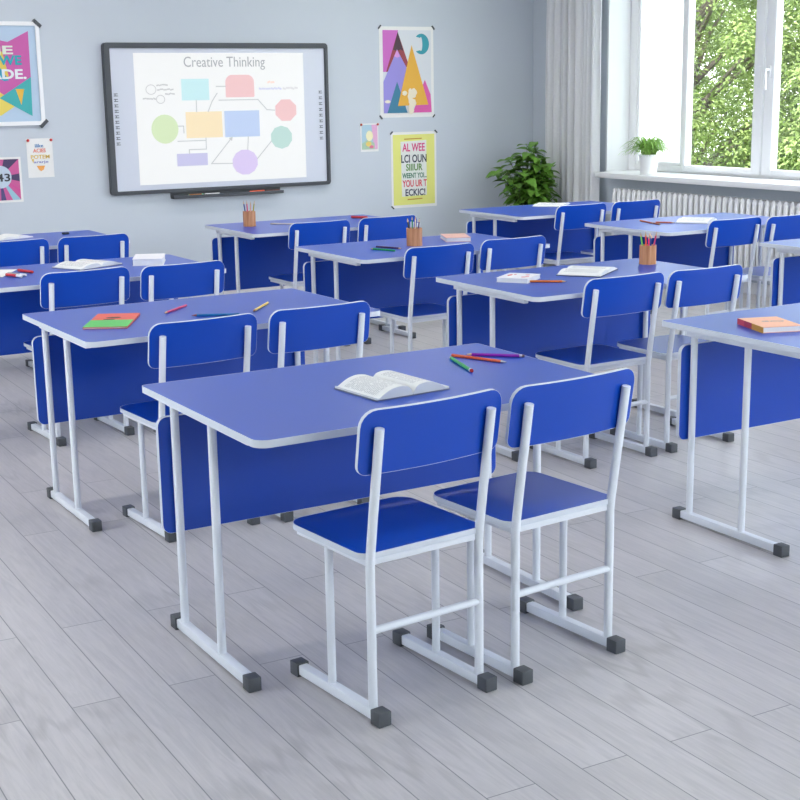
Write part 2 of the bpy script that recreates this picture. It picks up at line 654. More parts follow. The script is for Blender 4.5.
# ------------------------------------------------------------------ added ceiling lamps (out of the picture, made up to light the room)
M_DIFF = mat('added_lamp_diffuser', (1.0, 0.98, 0.95), 0.5, emit=3.0)
def added_ceiling_lamp(x, y, label):
    r = empty('added_ceiling_light', (x, y, ZC), 0, label, 'ceiling light', 'added ceiling light panels')
    bm = BM()
    ring(bm, rrect(-.62, .62, -.17, .17, .01, 2), rrect(-.59, .59, -.14, .14, .01, 2), -.05, 0.0)
    obj('frame', bm, M_WHITE, r, False)
    obj('diffuser', bx(BM(), -.592, .592, -.142, .142, -.04, -.03), M_DIFF, r, False)
    ld = bpy.data.lights.new('added_ceiling_fill', 'AREA')
    ld.shape = 'RECTANGLE'
    ld.size, ld.size_y = 1.15, 0.26
    ld.energy = LAMP_W*(0.3 if y < -2 else 0.7 if y < 1 else 1.5)*(1.8 if x > 4 and y < 1 else .45 if x < 0 and y < 1 else 1.0)
    ld.color = (1.0, 0.97, 0.94)
    lo = bpy.data.objects.new('added_ceiling_fill', ld)
    COL.objects.link(lo)
    lo.parent = r
    lo.location = (0, 0, -.055)
k = 0
for x, xs in ((-1.2, 'by the left wall'), (1.6, 'in the middle'), (4.4, 'by the windows')):
    for y, ys in ((-3.2, 'back'), (0.2, 'second'), (3.4, 'third'), (6.2, 'front')):
        added_ceiling_lamp(x, y, 'added flat white ceiling lamp out of view in the %s row %s' % (ys, xs))

# ------------------------------------------------------------------ desk
DW, DD, DH = 1.207, 0.799, 0.75
def edge_pair(parent, name, x0, x1, y0, y1, r, a0, a1, ax='z', f=None):
    """laminate board plus its white edging"""
    def shrink(d):
        rr = [max(.002, q-d) for q in (r if isinstance(r, (list, tuple)) else (r,)*4)]
        return rrect(x0+d, x1-d, y0+d, y1-d, rr)
    p = obj(name, prism(BM(), shrink(.0010), a0, a1, ax, f), M_LAM, parent)
    bm = BM()
    ring(bm, shrink(0), shrink(.0016), a0+.0002, a1+.0002, ax, f)
    obj('edge_trim', bm, M_EDGE, p)
    return p

def make_desk():
    r = empty('school_desk')
    edge_pair(r, 'tabletop', 0, DW, 0, DD, (.038, .038, .018, .018), DH-.02, DH)
    edge_pair(r, 'modesty_panel', .004, DW-.004, .315, .672, .028, .684, .700, 'y')
    for side in (0, 1):
        xc = .050 if side == 0 else DW-.050
        for y in (.395, .6655):
            obj('leg', tube(BM(), [(xc, y, .03), (xc, y, DH-.045)], .0125, 16), M_STEEL, r)
        ru = obj('runner', bx(BM(), xc-.0145, xc+.0145, .195, .722, .007, .036, .003), M_STEEL, r)
        for y0 in (.179, .698):
            obj('foot_cap', bx(BM(), xc-.0195, xc+.0195, y0, y0+.041, 0, .0405, .003), M_CAP, ru)
        obj('top_rail', bx(BM(), xc-.013, xc+.013, .14, .695, DH-.046, DH-.021, .003), M_STEEL, r)
    obj('crossbar', bx(BM(), .064, DW-.064, .640, .668, DH-.046, DH-.021, .003), M_STEEL, r)
    return r

# ------------------------------------------------------------------ chair (origin on the floor, centre of the width; pupil looks to +y)
def make_chair():
    r = empty('school_chair')
    edge_pair(r, 'seat', -.203, .195, -.155, .220, (.04, .04, .055, .055), .439, .455)
    bm = BM()
    bx(bm, -.186, -.166, -.145, .190, .420, .4388, .002)
    bx(bm, .166, .186, -.145, .190, .420, .4388, .002)
    bx(bm, -.166, .166, -.150, -.130, .420, .4388, .002)
    bx(bm, -.166, .166, .170, .190, .420, .4388, .002)
    obj('seat_frame', bm, M_STEEL, r)
    def lean(q):          # q: (u, depth, height along the backrest)
        u, d, h = q
        d2 = d+0.30*u*u          # gently wrapped forward at the ends
        a = radians(9.0)
        return Vector((u, -.1745+d2*cos(a)-(h-.62)*sin(a), h*1.0+d2*sin(a)))
    # backrest as a finely cut curved board
    def board(name, m, x0, x1, z0, z1, rr, d0, d1, parent, trim=False):
        N = 16
        o = rrect(x0, x1, z0, z1, rr, 5)
        bm = BM()
        if trim:
            d = .0010
            rin = [q-d for q in rr]
            i = rrect(x0+d, x1-d, z0+d, z1-d, rin, 5)
            def sub(o):
                out = []
                for k in range(len(o)):
                    a, b = Vector(o[k]), Vector(o[(k+1) % len(o)])
                    n = N if abs(b.x-a.x) > .15 else 1
                    for j in range(n):
                        out.append(tuple(a.lerp(b, j/n)))
                return out
            ring(bm, sub(o), sub(i), d0-.00005, d1+.00005, 'y', lean)
        else:
            prism(bm, o, d0, d1, 'y')
            for j in range(1, N):
                x = x0+(x1-x0)*j/N
                g = bm.verts[:]+bm.edges[:]+bm.faces[:]
                bmesh.ops.bisect_plane(bm, geom=g, plane_co=(x, 0, 0), plane_no=(1, 0, 0))
            for v in bm.verts:
                v.co = lean(v.co)
        return obj(name, bm, m, parent)
    b = board('backrest', M_LAM, -.2214, .2254, .665, .834, (.025, .025, .045, .045), .0, .010, r)
    board('edge_trim', M_EDGE, -.222, .226, .6645, .8345, (.0255, .0255, .0455, .0455), .0, .010, b, True)
    for s in (-1, 1):
        u = s*.176
        up_ = [(u, -.150, .03), (u, -.150, .425), (u, -.1535, .455)]
        off = 0.30*u*u
        for h in (.55, .66, .74, .79):
            q = lean((u, -.0125, h))
            up_.append((q.x, q.y-.0005, q.z))
        obj('rear_leg', tube(BM(), up_, .0125, 16), M_STEEL, r)
        obj('leg', tube(BM(), [(u, .045, .03), (u, .045, .421)], .0115, 16), M_STEEL, r)
        ru = obj('runner', bx(BM(), u-.014, u+.014, -.185, .215, .007, .036, .003), M_STEEL, r)
        for y0 in (-.205, .195):
            obj('foot_cap', bx(BM(), u-.0195, u+.0195, y0, y0+.041, 0, .0405, .003), M_CAP, ru)
    obj('stretcher', tube(BM(), [(-.170, -.150, .245), (.170, -.150, .245)], .0105, 14), M_STEEL, r)
    return r

desk0 = make_desk()
chair0 = make_chair()
DESKS = {  # x, y, rz, label
 'A1': (0.0, 0.0, 0.0, 'large blue school desk nearest the camera, open book and three pencils on it'),
 'A2': (0.10, 1.62, 0.010, 'blue school desk behind the nearest one, red and green notebook on it'),
 'A3': (0.142, 3.236, 0.0, 'blue school desk at the left edge with thick white book on its far corner'),
 'A4': (0.238, 4.88, 0.0, 'blue school desk farthest to the left, close under the framed triangle poster'),
 'B1': (2.014, 0.014, 0.0, 'pale shining school desk cut by the right edge, closed peach book on it'),
 'B2': (1.988, 1.55, -.006, 'blue school desk with white booklet, open book and a tan pencil cup on it'),
 'B3': (2.053, 3.132, 0.0, 'blue school desk in the middle with a round tan pencil cup behind green pencil'),
 'B4': (2.171, 4.706, 0.0, 'blue school desk just under the whiteboard with tan pencil cup at its left'),
 'C2': (4.181, 1.689, 0.0, 'empty pale desk top at the right edge, only its left corner in view'),
 'C3': (4.144, 3.184, 0.0, 'pale shining school desk before the radiator with brown pencils and open book'),
 'C4': (4.094, 4.591, -.01, 'blue school desk in front of the tall leafy corner plant'),
}
for i, (k, (x, y, rz, lab)) in enumerate(DESKS.items()):
    d = desk0 if i == 0 else copy_tree(desk0)
    d.scale = (1, 1, 1)
    d.location = (x, y, 0)
    d.rotation_euler = (0, 0, rz)
    if k == 'A1':
        d.scale = (1.0, 1.03, 1.0)
    tag(d, lab, 'desk', 'two-seat school desks')

CHAIRS = [  # desk, u, dy, rz, size, label
 ('A1', 0.400, 0.028, 0.085, 1.000, 'left of the two nearest blue school chairs, in front of the open book desk'),
 ('A1', 0.860, 0.042, 0.084, 1.000, 'right of the two nearest blue school chairs, its seat fully in view'),
 ('A2', 0.400, 0.11, 0.063, 0.965, 'blue school chair behind the nearest desk, left one below the teal pencil'),
 ('A2', 0.868, 0.092, 0.038, 0.973, 'blue school chair behind the nearest desk, right one beside the yellow pencil'),
 ('A3', 0.449, 0.112, 0.062, 0.970, 'blue school chair behind the red and green notebook'),
 ('A3', 0.931, 0.100, 0.031, 0.965, 'blue school chair below the thick white book'),
 ('A4', 0.460, 0.090, 0.030, 0.962, 'blue school chair back cut by the left edge at the far left desk'),
 ('A4', 0.935, 0.080, 0.029, 0.962, 'blue school chair at the far left desk, right one below the small dark eraser'),
 ('B2', 0.411, 0.112, 0.017, 0.977, 'blue school chair before the open book and pencil cup, next to the right edge desk'),
 ('B2', 0.876, 0.115, 0.000, 0.974, 'blue school chair with shining lavender seat, just behind the right edge desk'),
 ('B3', 0.416, 0.104, 0.012, 0.962, 'blue school chair with its seat in view below the round tan pencil cup'),
 ('B3', 0.905, 0.130, 0.014, 0.968, 'blue school chair just behind the white booklet desk, its right neighbour'),
 ('B4', 0.422, 0.130, 0.014, 0.966, 'blue school chair under the whiteboard, left one beside the tan ruler'),
 ('B4', 0.910, 0.120, 0.010, 0.970, 'blue school chair below the yellow lettered poster'),
 ('C3', 0.490, 0.130, 0.001, 0.968, 'blue school chair in front of the radiator, left one beside the open book'),
 ('C3', 0.910, 0.090, 0.040, 0.968, 'blue school chair in front of the radiator, cut by the right edge'),
 ('C4', 0.450, 0.110, 0.011, 0.975, 'blue school chair below the open book by the corner plant'),
 ('C4', 0.910, 0.080, 0.015, 0.980, 'blue school chair below the left end of the window sill'),
]
for i, (dk, u, dy, rz, k, lab) in enumerate(CHAIRS):
    c = chair0 if i == 0 else copy_tree(chair0)
    dx, dyy = DESKS[dk][0], DESKS[dk][1]
    c.location = (dx+u, dyy+dy, 0)
    c.rotation_euler = (0, 0, rz)
    c.scale = (k, k, k)
    tag(c, lab, 'chair', 'blue school chairs')

# ------------------------------------------------------------------ things on the desks
TOP = DH+.0006
M_LEADWOOD = mat('pencil_wood', srgb(214, 176, 130), 0.6)
M_FERR = mat('silver_ferrule', (0.75, 0.76, 0.78), 0.3, 0.6)

def pencil_parts(root, col, name, L=.175, r=.0039, eraser=None, lead=None, tipcol=None, ends=True):
    m = mat('paint_'+name, col, 0.35)
    hexa = [(r*cos(pi/3*k), r*sin(pi/3*k)) for k in range(6)]
    bt = .022
    bm = BM()
    prism(bm, hexa, bt, L-(.016 if eraser else 0))
    obj('barrel', bm, m, root, False)
    bm = BM()
    tube(bm, [(0, 0, .006), (0, 0, bt)], r, 10, radii=[.0013, r*.98])
    obj('sharpened_tip', bm, M_LEADWOOD if tipcol is None else mat('tip_'+name, tipcol, .5), root)
    bm = BM()
    tube(bm, [(0, 0, 0), (0, 0, .006)], r, 8, radii=[.0003, .0013])
    obj('lead', bm, mat('lead_'+name, lead or col, .5), root)
    if eraser:
        obj('ferrule', tube(BM(), [(0, 0, L-.016), (0, 0, L-.007)], r*1.04, 12), M_FERR, root)
        obj('eraser', tube(BM(), [(0, 0, L-.007), (0, 0, L-.001), (0, 0, L)], r, 12, radii=[r, r, r*.7]), mat('eraser_'+name, eraser, .7), root)

def pencil_lying(name, p_tip, p_end, col, label, group, eraser=None, lead=None, kind='pencil', tipcol=None, r=.0039, L=None, z=TOP):
    r *= 1.25
    a = Vector((*p_tip, 0))
    b = Vector((*p_end, 0))
    d = b-a
    if L is None:
        L = d.length
    ang = math.atan2(d.y, d.x)
    root = empty(kind, (a.x, a.y, z+r*.866), 0, label, 'pencil', group)
    # local +z points along d, a flat of the hexagon below
    root.rotation_euler = (Matrix.Rotation(ang, 4, 'Z') @ Matrix.Rotation(pi/2, 4, 'Y') @ Matrix.Rotation(0, 4, 'Z')).to_euler()
    pencil_parts(root, col, name, L, r, eraser, lead, tipcol)
    return root

G1 = 'loose pencils on the desks'
pencil_lying('purple', (1.048, .655), (1.186, .517), srgb(135, 30, 160), 'purple pencil with silver end on the nearest desk', G1, srgb(90, 70, 75))
pencil_lying('orange', (1.082, .466), (1.004, .665), srgb(214, 82, 35), 'orange-red pencil lying between purple and green pencils', G1, lead=srgb(150, 150, 150), tipcol=srgb(190, 190, 190))
pencil_lying('green', (.979, .642), (.913, .412), srgb(30, 160, 80), 'green pencil with red end on the nearest desk', G1, srgb(170, 30, 40), r=.0046)
pencil_lying('pink', (.557, 2.063), (.708, 2.207), srgb(205, 60, 110), 'pink pencil beside the red and green notebook', G1, lead=srgb(120, 40, 60))
pencil_lying('teal', (.625, 1.951), (.790, 1.863), srgb(15, 105, 165), 'teal blue pencil half hidden by a chair back', G1, lead=srgb(120, 40, 35), tipcol=srgb(150, 80, 70))
pencil_lying('yellow', (.864, 1.898), (1.010, 2.070), srgb(235, 200, 85), 'yellow pencil on the second desk from the front', G1, lead=srgb(110, 60, 30), tipcol=srgb(150, 95, 50))
pencil_lying('amber', (2.372, 1.842), (2.225, 1.955), srgb(228, 120, 40), 'orange pencil poking out from the white booklet', G1, lead=srgb(60, 55, 55))
pencil_lying('leaf_green', (2.325, 3.54), (2.385, 3.375), srgb(20, 145, 75), 'green pencil in front of the round tan pencil cup', G1)
pencil_lying('plum', (2.466, 3.436), (2.405, 3.612), srgb(70, 35, 80), 'dark plum pencil beside the round tan pencil cup', G1)
pencil_lying('brown', (4.440, 3.65), (4.500, 3.85), srgb(190, 100, 60), 'brown pencil on the radiator desk, longest of three', G1, lead=srgb(90, 50, 40))
pencil_lying('russet', (4.425, 3.565), (4.465, 3.73), srgb(165, 85, 60), 'dark russet pencil at the front of the radiator desk', G1, lead=srgb(40, 35, 35))
pencil_lying('terracotta', (4.578, 3.605), (4.500, 3.70), srgb(200, 110, 80), 'short terracotta pencil beside the open book by the radiator', G1, lead=srgb(60, 40, 40))

def cup(x, y, rad, h, sides, label, specs):
    r = empty('pencil_cup', (x, y, TOP), .3, label, 'pencil cup', 'tan pencil cups')
    n = sides
    o = [(rad*cos(2*pi*k/n), rad*sin(2*pi*k/n)) for k in range(n)]
    i = [(p[0]*.88, p[1]*.88) for p in o]
    bm = BM()
    ring(bm, o, i, 0, h)
    obj('wall', bm, M_CUP, r, n > 10)
    bm = BM()
    prism(bm, [(p[0]*.88, p[1]*.88) for p in o], .001, .006)
    obj('base', bm, M_CUP, r, False)
    for nm, col, ang, tilt, rr, L, lab, er in specs:
        cx, cy = x+rr*cos(ang)*.4, y+rr*sin(ang)*.4
        e = empty('pencil', (cx, cy, TOP+.0085), 0, lab, 'pencil', 'pencils standing in the cups')
        # stands on its blunt end, leaning outwards
        lean_dir = Vector((cos(ang)*sin(tilt), sin(ang)*sin(tilt), cos(tilt)))
        top = e.location+lean_dir*L
        e.location = top
        e.rotation_euler = (-lean_dir).to_track_quat('Z', 'Y').to_euler()
        pencil_parts(e, col, nm, L, .0042, None, None, er)
    return r

cup(3.085, 2.13, .042, .092, 8, 'faceted tan pencil cup on the white booklet desk, bright pencils in it', [
    ('lime', srgb(120, 205, 60), pi*.86, .17, .035, .150, 'lime green pencil leaning left in the cup behind the open book', None),
    ('orange_red', srgb(240, 95, 70), pi*1.1, .08, .03, .152, 'coral pencil standing in the cup behind the open book', None),
    ('neon_pink', srgb(235, 50, 120), pi*1.35, .03, .03, .138, 'hot pink pencil standing in the cup behind the open book', None),
    ('ocean', srgb(20, 110, 150), pi*.1, .06, .02, .148, 'dark teal pencil standing in the cup behind the open book', None),
    ('royal', srgb(30, 60, 150), pi*1.6, .08, .02, .140, 'navy pencil standing in the cup behind the open book', None),
    ('magenta', srgb(200, 40, 110), -.55, .18, .035, .152, 'magenta pencil leaning right in the cup behind the open book', None)])
cup(2.615, 3.55, .044, .098, 24, 'smooth round tan pencil cup in the middle of the room', [
    ('forest', srgb(25, 110, 60), pi*.8, .16, .035, .150, 'forest green pencil leaning left in the round cup', None),
    ('slate', srgb(45, 55, 70), pi*1.0, .22, .035, .150, 'slate grey pencil leaning far left in the round cup', None),
    ('sea_green', srgb(30, 130, 90), pi*.6, .05, .02, .156, 'sea green pencil standing in the round cup', None),
    ('cream', srgb(215, 195, 165), pi*.2, .07, .02, .155, 'cream pencil standing in the round cup', None),
    ('violet_grey', srgb(95, 75, 120), -.35, .13, .03, .145, 'violet grey pencil leaning right in the round cup', None)])
cup(2.37, 5.215, .043, .098, 6, 'six-sided tan pencil cup on the desk under the whiteboard', [
    ('navy', srgb(35, 55, 140), pi*.85, .13, .035, .160, 'navy pencil leaning left in the cup under the whiteboard', None),
    ('rose', srgb(205, 35, 115), pi*.9, .03, .02, .158, 'rose pencil standing in the cup under the whiteboard', None),
    ('peach', srgb(225, 170, 150), -.2, .03, .02, .152, 'peach pencil standing in the cup under the whiteboard', None),
    ('olive', srgb(165, 160, 40), -.4, .15, .035, .158, 'olive pencil leaning right in the cup under the whiteboard', None)])

def open_book(x, y, rz, w, h, t, label, cover, print_=True, page_lift=1.0):
    r = empty('open_book', (x, y, TOP), rz, label, 'book', 'books and notebooks on the desks')
    # covers
    bm = BM()
    prism(bm, rrect(-w-.004, w+.004, -h/2-.003, h/2+.003, .003, 2), 0, .0025)
    obj('cover', bm, cover, r)
    for s in (-1, 1):
        N = 14
        bm = BM()
        prof = []
        for k in range(N+1):
            u = k/N
            z = .0035+t*(sin(pi*min(1, u*1.08+.03))**.8*.75+.55*(1-u)**.6*min(1, u*9))*page_lift*.8+.0015*(1-u)
            if u > .98:
                z = .0035+t*.18
            prof.append((s*(w*u+.0008), max(.0045, z)))
        lo = [(s*w, .0027), (s*.0008, .0027)]
        pts = prof+lo
        fs = []
        A = [bm.verts.new((p[0], -h/2, p[1])) for p in pts]
        B = [bm.verts.new((p[0], h/2, p[1])) for p in pts]
        fs.append(bm.faces.new(A))
        fs.append(bm.faces.new(B))
        n = len(pts)
        for k in range(n):
            fs.append(bm.faces.new((A[k], A[(k+1) % n], B[(k+1) % n], B[k])))
        bmesh.ops.recalc_face_normals(bm, faces=fs)
        obj('pages', bm, M_PRINT if print_ else M_PAPER, r)
    return r

M_CVGREY = mat('grey_book_cover', srgb(120, 125, 140), .6)
M_CVWHITE = mat('pale_book_cover', srgb(220, 222, 226), .5)
M_CVNAVY = mat('navy_book_cover', srgb(50, 60, 85), .5)
open_book(.590, .345, .08, .126, .215, .030, 'open printed book on the nearest desk', M_CVGREY)
open_book(2.655, 2.055, .62, .150, .205, .018, 'open printed book beside the bright pencil cup', M_CVNAVY)
open_book(4.765, 3.615, .62, .150, .200, .018, 'open book on the pale desk in front of the radiator', M_CVWHITE)
open_book(4.83, 5.24, .72, .150, .220, .010, 'thin open book on the desk by the corner plant', M_CVWHITE)
open_book(.815, 3.79, .42, .140, .205, .022, 'open book behind a chair back at the left, next to thick white book', M_CVGREY)
open_book(.87, 5.49, .35, .120, .180, .016, 'open book at the left edge on the farthest desk', M_CVWHITE, False)

def closed_book(name, x, y, rz, w, h, t, label, cover_m, spine_m=None, decor=None, spine_side=-1, cat='book'):
    r = empty(name, (x, y, TOP), rz, label, cat, 'books and notebooks on the desks')
    obj('pages', bx(BM(), -w/2+.003, w/2-.003, -h/2+.003, h/2-.003, .0018, t-.0018), M_PAPER, r, False)
    bm = BM()
    bx(bm, -w/2, w/2, -h/2, h/2, 0, .0016)
    c = obj('back_cover', bm, cover_m, r, False)
    c2 = obj('front_cover', bx(BM(), -w/2, w/2, -h/2, h/2, t-.0016, t), cover_m, r, False)
    if spine_m:
        obj('spine', bx(BM(), -w/2-.0012, -w/2+.002, -h/2, h/2, 0, t), spine_m, r, False)
    if decor:
        decor(c2, t, w, h)
    return r

M_RED = mat('notebook_red', srgb(226, 82, 62), .5, noise=.08, nscale=60)
M_GRN = mat('notebook_green', srgb(70, 190, 80), .5, noise=.08, nscale=60)
M_INK = mat('dark_ink', (0.03, 0.035, 0.05), .6)
def deco_nb(c, t, w, h):
    obj('green_half', bx(BM(), -w/2, w/2, -h/2, 0.0, t+.0001, t+.0005), M_GRN, c, False)
    for (cx, cy, a, b) in ((-.002, .055, .028, .018), (-.012, .012, .022, .011)):
        bm = BM()
        prism(bm, [(cx+a*cos(2*pi*k/16)*(1+.15*sin(5*k)), cy+b*sin(2*pi*k/16)) for k in range(16)], t+.0005, t+.0009)
        obj('printed_blot', bm, mat('blot_ink', srgb(110, 60, 45), .6), c, False)
closed_book('notebook', .327, 2.010, -.50, .165, .325, .007, 'red and green notebook on the second desk from the front', M_RED, None, deco_nb, cat='notebook')

M_PEACH = mat('peach_book_cover', srgb(240, 178, 145), .5, noise=.06, nscale=30)
def spine_mat():
    m = bpy.data.materials.new('striped_spine')
    m.use_nodes = True
    nt = m.node_tree
    b = nt.nodes['Principled BSDF']
    tc = nt.nodes.new('ShaderNodeTexCoord')
    sp = nt.nodes.new('ShaderNodeSeparateXYZ')
    mr = nt.nodes.new('ShaderNodeMapRange')
    mr.inputs['From Min'].default_value = -.1
    mr.inputs['From Max'].default_value = .1
    cr = nt.nodes.new('ShaderNodeValToRGB')
    cr.color_ramp.interpolation = 'CONSTANT'
    cr.color_ramp.elements[0].color = (*srgb(205, 150, 50), 1)
    cr.color_ramp.elements[1].position = .42
    cr.color_ramp.elements[1].color = (*srgb(170, 50, 75), 1)
    e = cr.color_ramp.elements.new(.72)
    e.color = (*srgb(200, 70, 90), 1)
    nt.links.new(tc.outputs['Object'], sp.inputs[0])
    nt.links.new(sp.outputs['Y'], mr.inputs['Value'])
    nt.links.new(mr.outputs[0], cr.inputs['Fac'])
    nt.links.new(cr.outputs[0], b.inputs['Base Color'])
    return m
def deco_peach(c, t, w, h):
    bm = BM()
    ring(bm, [(.03+.026*cos(2*pi*k/24), .005+.016*sin(2*pi*k/24)) for k in range(24)],
         [(.03+.021*cos(2*pi*k/24), .005+.012*sin(2*pi*k/24)) for k in range(24)], t+.0001, t+.0006)
    obj('printed_oval', bm, mat('grey_print', srgb(170, 160, 165), .6), c, False)
    bm = BM()
    for q in ((-.01, .02), (.0, .012), (-.014, .006)):
        bx(bm, q[0]-.012, q[0]+.012, q[1]-.0025, q[1]+.0025, t+.0001, t+.0006)
    obj('printed_mark', bm, mat('grey_print', srgb(170, 160, 165), .6), c, False)
closed_book('closed_book', 2.222, .468, -.34, .150, .205, .021, 'closed peach book with red and ochre spine on the right edge desk', M_PEACH, spine_mat(), deco_peach)

M_BKW = mat('white_booklet_cover', srgb(228, 226, 230), .5)
def deco_wb(c, t, w, h):
    mr = mat('red_print', srgb(205, 75, 80), .6)
    bm = BM()
    for q in ((.01, .045, .05, .010), (.035, .028, .02, .006)):
        prism(bm, [(q[0]+q[2]*.5*cos(2*pi*k/10)*(1+.25*sin(3*k)), q[1]+q[3]*sin(2*pi*k/10)) for k in range(10)], t+.0001, t+.0005)
    obj('red_print', bm, mr, c, False)
    bm = BM()
    for q in ((-.035, -.035, .03, .012), (-.01, -.045, .03, .008), (.04, -.03, .02, .01)):
        prism(bm, [(q[0]+q[2]*.5*cos(2*pi*k/10)*(1+.25*sin(3*k)), q[1]+q[3]*sin(2*pi*k/10)) for k in range(10)], t+.0001, t+.0005)
    obj('pink_print', bm, mat('pink_print', srgb(220, 140, 150), .6), c, False)
closed_book('booklet', 2.242, 2.03, .62, .185, .150, .020, 'white booklet with red print on the pencil cup desk', M_BKW, None, deco_wb, cat='booklet')
M_SALM = mat('salmon_cover', srgb(222, 170, 155), .5, noise=.1, nscale=30)
closed_book('closed_book', 2.962, 3.665, -.42, .145, .235, .024, 'salmon covered book on the desk with the round pencil cup', M_SALM)
def deco_thick(c, t, w, h):
    pass
closed_book('closed_book', 1.12, 3.72, -.42, .155, .24, .034, 'thick white book on the far corner of the left edge desk', M_BKW)

# crayons and loose paper on the left edge desk
def marker(x0, y0, x1, y1, r, bodym, capm, label, name='marker', cat='marker', group='markers and crayons on the desks', z=TOP, cap_frac=.3):
    a, b = Vector((x0, y0, z+r)), Vector((x1, y1, z+r))
    d = b-a
    root = empty(name, a, 0, label, cat, group)
    L = d.length
    root.rotation_euler = d.to_track_quat('Z', 'Y').to_euler()
    c = L*(1-cap_frac)
    obj('barrel', tube(BM(), [(0, 0, .004), (0, 0, c)], r*.93, 14), bodym, root)
    obj('cap', tube(BM(), [(0, 0, c), (0, 0, L-.004), (0, 0, L)], r, 14, radii=[r, r, r*.8]), capm, root)
    obj('end_plug', tube(BM(), [(0, 0, 0), (0, 0, .004)], r*.8, 14), capm, root)
    return root
MR = mat('marker_red', srgb(205, 50, 60), .4)
MW = mat('marker_white', srgb(225, 225, 228), .4)
MG = mat('marker_grey', srgb(150, 152, 155), .4)
marker(.365, 3.655, .408, 3.535, .0075, MR, MW, 'red crayon with white end at the left edge desk, lower one')
marker(.500, 3.67, .462, 3.79, .0075, MR, MR, 'red crayon beside the thin grey pen at the left edge desk, upper one')
marker(.385, 3.70, .440, 3.575, .0065, MG, MW, 'grey pen lying between two red crayons')
marker(3.165, 5.285, 3.225, 5.17, .009, MR, MR, 'red marker on the desk under the whiteboard')
bm = BM()
prism(bm, rrect(-.105, .105, -.148, .148, .002, 2), 0, .0012)
o = obj('paper_sheet', bm, M_PAPER)
o.location = (.318, 3.80, TOP)
o.rotation_euler = (0, 0, -.5)
tag(o, 'white paper sheet cut by the left edge, beside the red crayons', 'paper')
bm = BM()
bx(bm, -.022, .022, -.011, .011, 0, .012, .003)
o = obj('eraser', bm, mat('dark_rubber', (0.03, 0.035, 0.045), .8))
o.location = (1.236, 5.50, TOP)
o.rotation_euler = (0, 0, .3)
tag(o, 'small dark eraser on the farthest left desk', 'eraser')
bm = BM()
bx(bm, -.012, .012, -.125, .125, 0, .006, .001)
o = obj('ruler', bm, mat('tan_ruler', srgb(200, 190, 170), .5, noise=.05, nscale=60))
o.location = (2.628, 5.17, TOP)
o.rotation_euler = (0, 0, .75)
tag(o, 'tan ruler lying right of the six-sided pencil cup', 'ruler')

# ------------------------------------------------------------------ flat wall things (local x to the right, z up, front towards -y)
def text_bm(body, x0, x1, z0, z1, y0=-.002, y1=-.0008, bold=0.0):
    cu = bpy.data.curves.new('t', 'FONT')
    cu.body = body
    cu.size = 1
    cu.extrude = 0.01
    cu.offset = bold
    cu.resolution_u = 3
    o = bpy.data.objects.new('t', cu)
    COL.objects.link(o)
    dg = bpy.context.evaluated_depsgraph_get()
    dg.update()
    me = bpy.data.meshes.new_from_object(o.evaluated_get(dg))
    bpy.data.objects.remove(o)
    bpy.data.curves.remove(cu)
    bm = BM()
    bm.from_mesh(me)
    bpy.data.meshes.remove(me)
    xs = [v.co.x for v in bm.verts]
    zs = [v.co.y for v in bm.verts]
    mx, Mx, mz, Mz = min(xs), max(xs), min(zs), max(zs)
    for v in bm.verts:
        x, z, e = v.co.x, v.co.y, v.co.z
        v.co = Vector((x0+(x-mx)/(Mx-mx)*(x1-x0), y0 if e > 0 else y1, z0+(z-mz)/(Mz-mz)*(z1-z0)))
    bmesh.ops.recalc_face_normals(bm, faces=bm.faces[:])
    return bm

def flat(parent, name, pts, m, layer, th=.0012):
    """thin printed or cut shape: layer 1 lies on the sheet, 2 on that, ..."""
    y = -.0016-layer*.0010
    bm = BM()
    prism(bm, pts, y, y+.0009, 'y')
    return obj(name, bm, m, parent, False)

def circ(cx, cz, rx, rz=None, n=28, a0=0):
    rz = rz or rx
    return [(cx+rx*cos(2*pi*k/n+a0), cz+rz*sin(2*pi*k/n+a0)) for k in range(n)]

def strokes(parent, name, segs, w, m, layer):
    y = -.0016-layer*.0010
    bm = BM()
    for (x0, z0, x1, z1) in segs:
        a, b = Vector((x0, z0)), Vector((x1, z1))
        d = (b-a).normalized()
        n = Vector((-d.y, d.x))*w/2
        e = d*w/2
        prism(bm, [tuple(a-n-e), tuple(b-n+e), tuple(b+n+e), tuple(a+n-e)], y, y+.0009, 'y')
    return obj(name, bm, m, parent, False)

def ink(name, c, emit=0.0):
    return mat('ink_'+name, srgb(*c), .6, emit=emit)

# ---- interactive whiteboard
BX0, BX1, BZ0, BZ1 = 2.288, 4.263, .815, 2.0
wb = empty('interactive_whiteboard', (0, YW, 0), 0, 'dark framed interactive whiteboard showing a Creative Thinking diagram', 'whiteboard')
bm = BM()
ring(bm, rrect(BX0, BX1, BZ0, BZ1, .03), rrect(BX0+.052, BX1-.032, BZ0+.030, BZ1-.042, .008), -.055, -.001, 'y')
bmesh.ops.bevel(bm, geom=[e for e in bm.edges if len(e.link_faces) == 2 and e.calc_face_angle(0) > 1.2], offset=.006, segments=2, affect='EDGES')
obj('frame', bm, M_DARK, wb)
scr = obj('screen', bx(BM(), BX0+.05, BX1-.030, -.036, -.002, BZ0+.028, BZ1-.040), mat('lavender_screen_margin', srgb(206, 211, 224), .35), wb, False)
SLIDE_E = 0.68
def sm(name, c):
    m = mat('slide_'+name, srgb(*c), .5, emit=SLIDE_E)
    b = m.node_tree.nodes['Principled BSDF']
    b.inputs['Base Color'].default_value = (*[v*.32 for v in srgb(*c)], 1)
    return m
slide = obj('slide', BM(), None, wb)
bm = BM()
bx(bm, 2.535, 4.032, -.0385, -.0365, .887, 1.921)
bm.to_mesh(slide.data)
bm.free()
slide.data.materials.append(sm('white', (243, 244, 244)))
